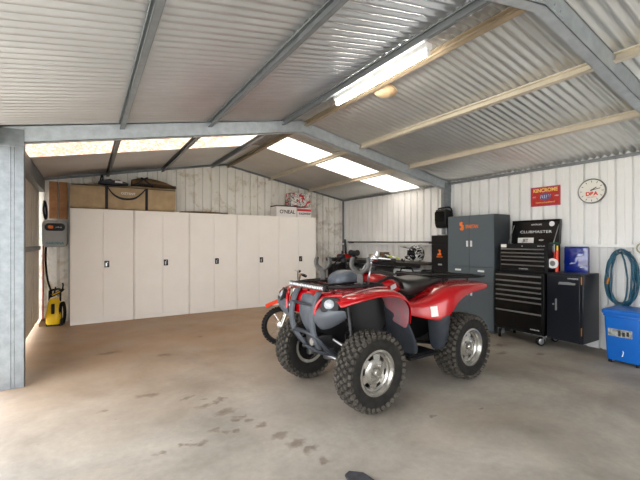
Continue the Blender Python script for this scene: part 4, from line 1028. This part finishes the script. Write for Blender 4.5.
# light bar on front of rack
lbx = .865
lb = G().box(lbx - .02, lbx + .012, -.33, .25, .915, .955).obj('light_bar', 'black_plastic', Q, bevel=.005)
G().box(lbx + .0121, lbx + .016, -.32, .225, .921, .949).obj('light_bar_lens', 'light_strip', lb)
g = G()
for k in range(20): g.cyl((lbx + .016, -.30 + .0263 * k, .935), (lbx + .019, -.30 + .0263 * k, .935), .006, n=8)
g.obj('light_bar_diodes', 'white_plastic', lb)
G().box(lbx - .022, lbx + .02, .226, .256, .91, .96).obj('end_cap', 'black_gloss', lb, bevel=.004)
# front bumper
for y, wd in ((-.165, .035), (.165, .035)):
    g = G(); pts = spline([(.88, y, .905), (.915, y, .85), (.945, y, .74), (.94, y * .97, .62), (.90, y * .85, .52), (.84, y * .6, .43)], 5)
    g.loft([[(p.x - .012, p.y - wd, p.z), (p.x - .012, p.y + wd, p.z), (p.x + .012, p.y + wd * .8, p.z), (p.x + .012, p.y - wd * .8, p.z)] for p in pts])
    g.obj('bumper_upright', 'nose_grey', Q, bevel=.005)
g = G().tube([(.76, .22, .40), (.84, .2, .46), (.92, .15, .56), (.92, -.15, .56), (.84, -.2, .46), (.76, -.22, .40)], .018, 10, smooth=5).tube([(.935, -.165, .80), (.935, .165, .80)], .012, 8).tube([(.70, -.2, .38), (.84, -.12, .41), (.90, 0, .45), (.84, .12, .41), (.70, .2, .38)], .015, 8, smooth=4)
g.obj('bumper_tube', 'charcoal', Q)
rows = [[(.86, -.13, .87), (.89, 0, .885), (.86, .13, .87)], [(.90, -.13, .78), (.935, 0, .78), (.90, .13, .78)], [(.89, -.12, .66), (.92, 0, .65), (.89, .12, .66)], [(.85, -.08, .56), (.87, 0, .55), (.85, .08, .56)]]
G().grid(rows).obj('grille', 'nose_grey', Q, solid=.01, sub=2, angle=180)
G().box(.68, .84, -.10, .09, .41, .53).cyl((.78, .02, .47), (.87, .02, .47), .04, n=16).obj('winch', 'engine', Q, bevel=.008)
G().lathe([(.012, 0), (.03, 0), (.03, .02), (.012, .02)], 20, Matrix.Translation((.89, .10, .50)) @ Matrix.Rotation(PI / 2, 4, 'Y')).obj('tow_eye', 'silver_trim', Q)
G().box(-1.0, -.93, -.2, .2, .78, .85).obj('tail_panel', 'black_plastic', Q, bevel=.01)
for s in (1, -1): G().rbox(-.05, .05, -.02, .02, .012, -.012, .012, 3, Matrix.Translation((-1.0, s * .26, .83)) @ Matrix.Rotation(PI / 2, 4, 'Z')).obj('tail_light', 'red_plastic', Q)
# rubber gun grips on the front rack
def gun_grip(x, y, z, yaw, sc=1., m='black_plastic'):
    X = Matrix.Translation((x, y, z)) @ Matrix.Rotation(yaw, 4, 'Z') @ Matrix.Scale(sc, 4)
    g = G(); g.box(-.038, .038, -.018, .018, .045, .075, X); g.box(-.016, .016, -.02, .02, -.03, .05, X)
    for dx in (-.03, .03):
        pts = [(dx, -.05, .172), (dx, -.06, .14), (dx, -.052, .10), (dx, 0, .068), (dx, .052, .10), (dx, .06, .14), (dx, .05, .172)]
        g.tube(pts, lambda t: .0145 - .004 * abs(2 * t - 1), 8, smooth=4, X=X)
    o = g.obj('gun_grip', m, Q); return o
gun_grip(.52, .25, .965, .75, 1.2, 'grip_grey'); gun_grip(.59, -.205, .975, .75, 1.08, 'grip_grey')
G().box(-.05, .05, -.02, .02, 0, .012, Matrix.Translation((.52, .25, .95))).tube([(.52, .25, .90), (.52, .25, 1.0)], .012, 8).obj('grip_clamp', 'steel', Q)

# ------------------------------------------------------------------ small dirt bike behind the quad
D = thing('dirt_bike', 'small dirt bike with red front mudguard parked behind the quad bike', 'motorbike', (2.06, 4.22, 0), math.atan2(.40, -.92))
def moto_wheel(x, Rt):
    X = Matrix.Translation((x, 0, Rt)) @ Matrix.Rotation(PI / 2, 4, 'X')
    T = G().lathe([(Rt - .04 + .028 * math.cos(a) * 1.0, .03 * math.sin(a)) for a in [2 * PI * j / 12 for j in range(12)]], 40, X, loop=True)
    for k in range(36):
        for s in (-1, 1): T.box(Rt - .018, Rt, -.009, .009, s * .012 - .008, s * .012 + .008, X @ Matrix.Rotation(2 * PI * (k + .25 * s) / 36, 4, 'Z'))
    T = T.obj('tyre', 'rubber_dark', D)
    G().lathe([(Rt - .062, -.018), (Rt - .052, -.02), (Rt - .052, .02), (Rt - .062, .018)], 40, X, loop=True).obj('rim', 'alloy', T)
    g = G()
    for k in range(18):
        a = 2 * PI * k / 18; b_ = a + (.35 if k % 2 else -.35); g.tube([(.03 * math.cos(a), .03 * math.sin(a), .02 * (1 if k % 2 else -1)), ((Rt - .058) * math.cos(b_), (Rt - .058) * math.sin(b_), 0)], .0022, 5, X=X)
    g.obj('spokes', 'chrome', T)
    G().lathe([(.008, -.045), (.03, -.04), (.034, -.02), (.055, -.015), (.055, .0), (.034, .005), (.034, .03), (.008, .045)], 20, X, loop=True).obj('hub', 'alloy', T)
moto_wheel(0, .245); moto_wheel(-1.02, .215)
g = G()
for s in (-1, 1): g.cyl((0, s * .075, .245), (-.12, s * .075, .56), .02, n=12).cyl((-.12, s * .075, .56), (-.21, s * .075, .80), .016, n=12)
g.box(-.25, -.14, -.1, .1, .60, .63).box(-.26, -.17, -.1, .1, .76, .785); g.obj('fork', 'alloy', D)
rows = []
for i in range(9):
    u = i / 8; x = .20 - .56 * u; z = .495 + .085 * math.sin(PI * (.10 + .7 * u)) + .08 * u
    rows.append([(x, y, z - 9 * y * y) for y in (-.07, -.04, 0, .04, .07)])
G().grid(rows).obj('front_mudguard', 'orange_red', D, solid=.006, sub=1, angle=180)
hbar = G().tube([(-.27, -.36, .90), (-.23, -.2, .91), (-.22, -.08, .82), (-.22, .08, .82), (-.23, .2, .91), (-.27, .36, .90)], .011, 8, smooth=4).obj('handlebar', 'steel', D)
for s in (-1, 1):
    G().cyl((-.27, s * .36, .90), (-.245, s * .24, .907), .017, n=10).obj('grip', 'rubber_dark', hbar)
    G().tube([(-.22, s * .2, .915), (-.20, s * .3, .92), (-.21, s * .37, .91)], .006, 6).obj('lever', 'brass' if s > 0 else 'chrome', hbar)
g = G().tube([(-.2, 0, .74), (-.34, 0, .52), (-.42, 0, .28), (-.68, 0, .24), (-.74, 0, .42), (-.5, 0, .62), (-.22, 0, .76)], .018, 8).tube([(-.68, .07, .26), (-1.02, .07, .215)], .016, 8).tube([(-.68, -.07, .26), (-1.02, -.07, .215)], .016, 8).tube([(-.74, 0, .42), (-1.0, 0, .66)], .014, 8)
g.obj('frame', 'black_plastic', D)
G().box(-.66, -.42, -.09, .09, .24, .42).cyl((-.48, 0, .40), (-.40, 0, .52), .06, n=14).obj('engine', 'engine', D, bevel=.015)
G().loft([[(x, w_ * math.cos(a), zc + hh * math.sin(a)) for a in [2 * PI * j / 14 for j in range(14)]] for x, w_, zc, hh in ((-.26, .05, .68, .06), (-.36, .11, .66, .09), (-.50, .10, .65, .08), (-.56, .06, .65, .05))]).obj('tank', 'red_plastic', D, angle=60)
G().loft([[(x, w_ * math.cos(a), zc + .035 * math.sin(a)) for a in [2 * PI * j / 14 for j in range(14)]] for x, w_, zc in ((-.46, .04, .70), (-.6, .08, .67), (-.85, .085, .68), (-1.0, .06, .70))]).obj('seat', 'seat_vinyl', D, angle=60)
G().grid([[(x, y, z - 2 * y * y) for y in (-.07, 0, .07)] for x, z in ((-.85, .65), (-1.05, .69), (-1.25, .72))]).obj('rear_mudguard', 'orange_red', D, solid=.006)
g = G().cyl((-.6, .11, .2), (-.66, .13, .008), .009, n=8); g.box(-.69, -.63, .11, .15, 0, .01); g.obj('side_stand', 'steel', D)
D.rotation_euler = (R(0), 0, math.atan2(.40, -.92))

# ------------------------------------------------------------------ camera
cam = bpy.data.cameras.new('camera'); co = bpy.data.objects.new('camera', cam); COL.objects.link(co)
co.location = (0, 0, 1.3); co.rotation_euler = (PI / 2, 0, R(-32))
cam.sensor_width = 36; cam.lens = 371 / 640 * 36; cam.shift_y = 2 / 640; cam.clip_start = .02
scene.camera = co

# ------------------------------------------------------------------ light
w = bpy.data.worlds.new('sky'); scene.world = w; w.use_nodes = True
bg = w.node_tree.nodes['Background']; bg.inputs[0].default_value = (.97, .975, 1, 1); bg.inputs[1].default_value = 2.7
sun = bpy.data.lights.new('sun', 'SUN'); sun.energy = 10; sun.angle = R(1); sun.color = (1, .95, .86)
so = bpy.data.objects.new('sun', sun); COL.objects.link(so)
dv = Vector((.16, -.98, -1.45)).normalized(); so.rotation_euler = dv.to_track_quat('-Z', 'Y').to_euler()
def portal(name, loc, rot, sx_, sy_):
    l = bpy.data.lights.new(name, 'AREA'); l.shape = 'RECTANGLE'; l.size = sx_; l.size_y = sy_; l.cycles.is_portal = True
    o = bpy.data.objects.new(name, l); COL.objects.link(o); o.location = loc; o.rotation_euler = rot
portal('front_opening', (1.85, YF - .06, 1.02), (PI / 2, 0, PI), 3.1, 2.2)
portal('side_opening', (XL - .06, 1.15, 1.07), (PI / 2, 0, PI / 2), 6.2, 2.14)

vs = scene.view_settings
vs.view_transform = 'Standard'; vs.look = 'None'; vs.gamma = 1; vs.use_curve_mapping = False; vs.exposure = 1.02
scene.cycles.max_bounces = 10; scene.cycles.diffuse_bounces = 6; scene.cycles.glossy_bounces = 4; scene.cycles.transmission_bounces = 6
scene.cycles.use_denoising = True; scene.render.filter_size = 1.0
scene.cycles.sample_clamp_indirect = 8
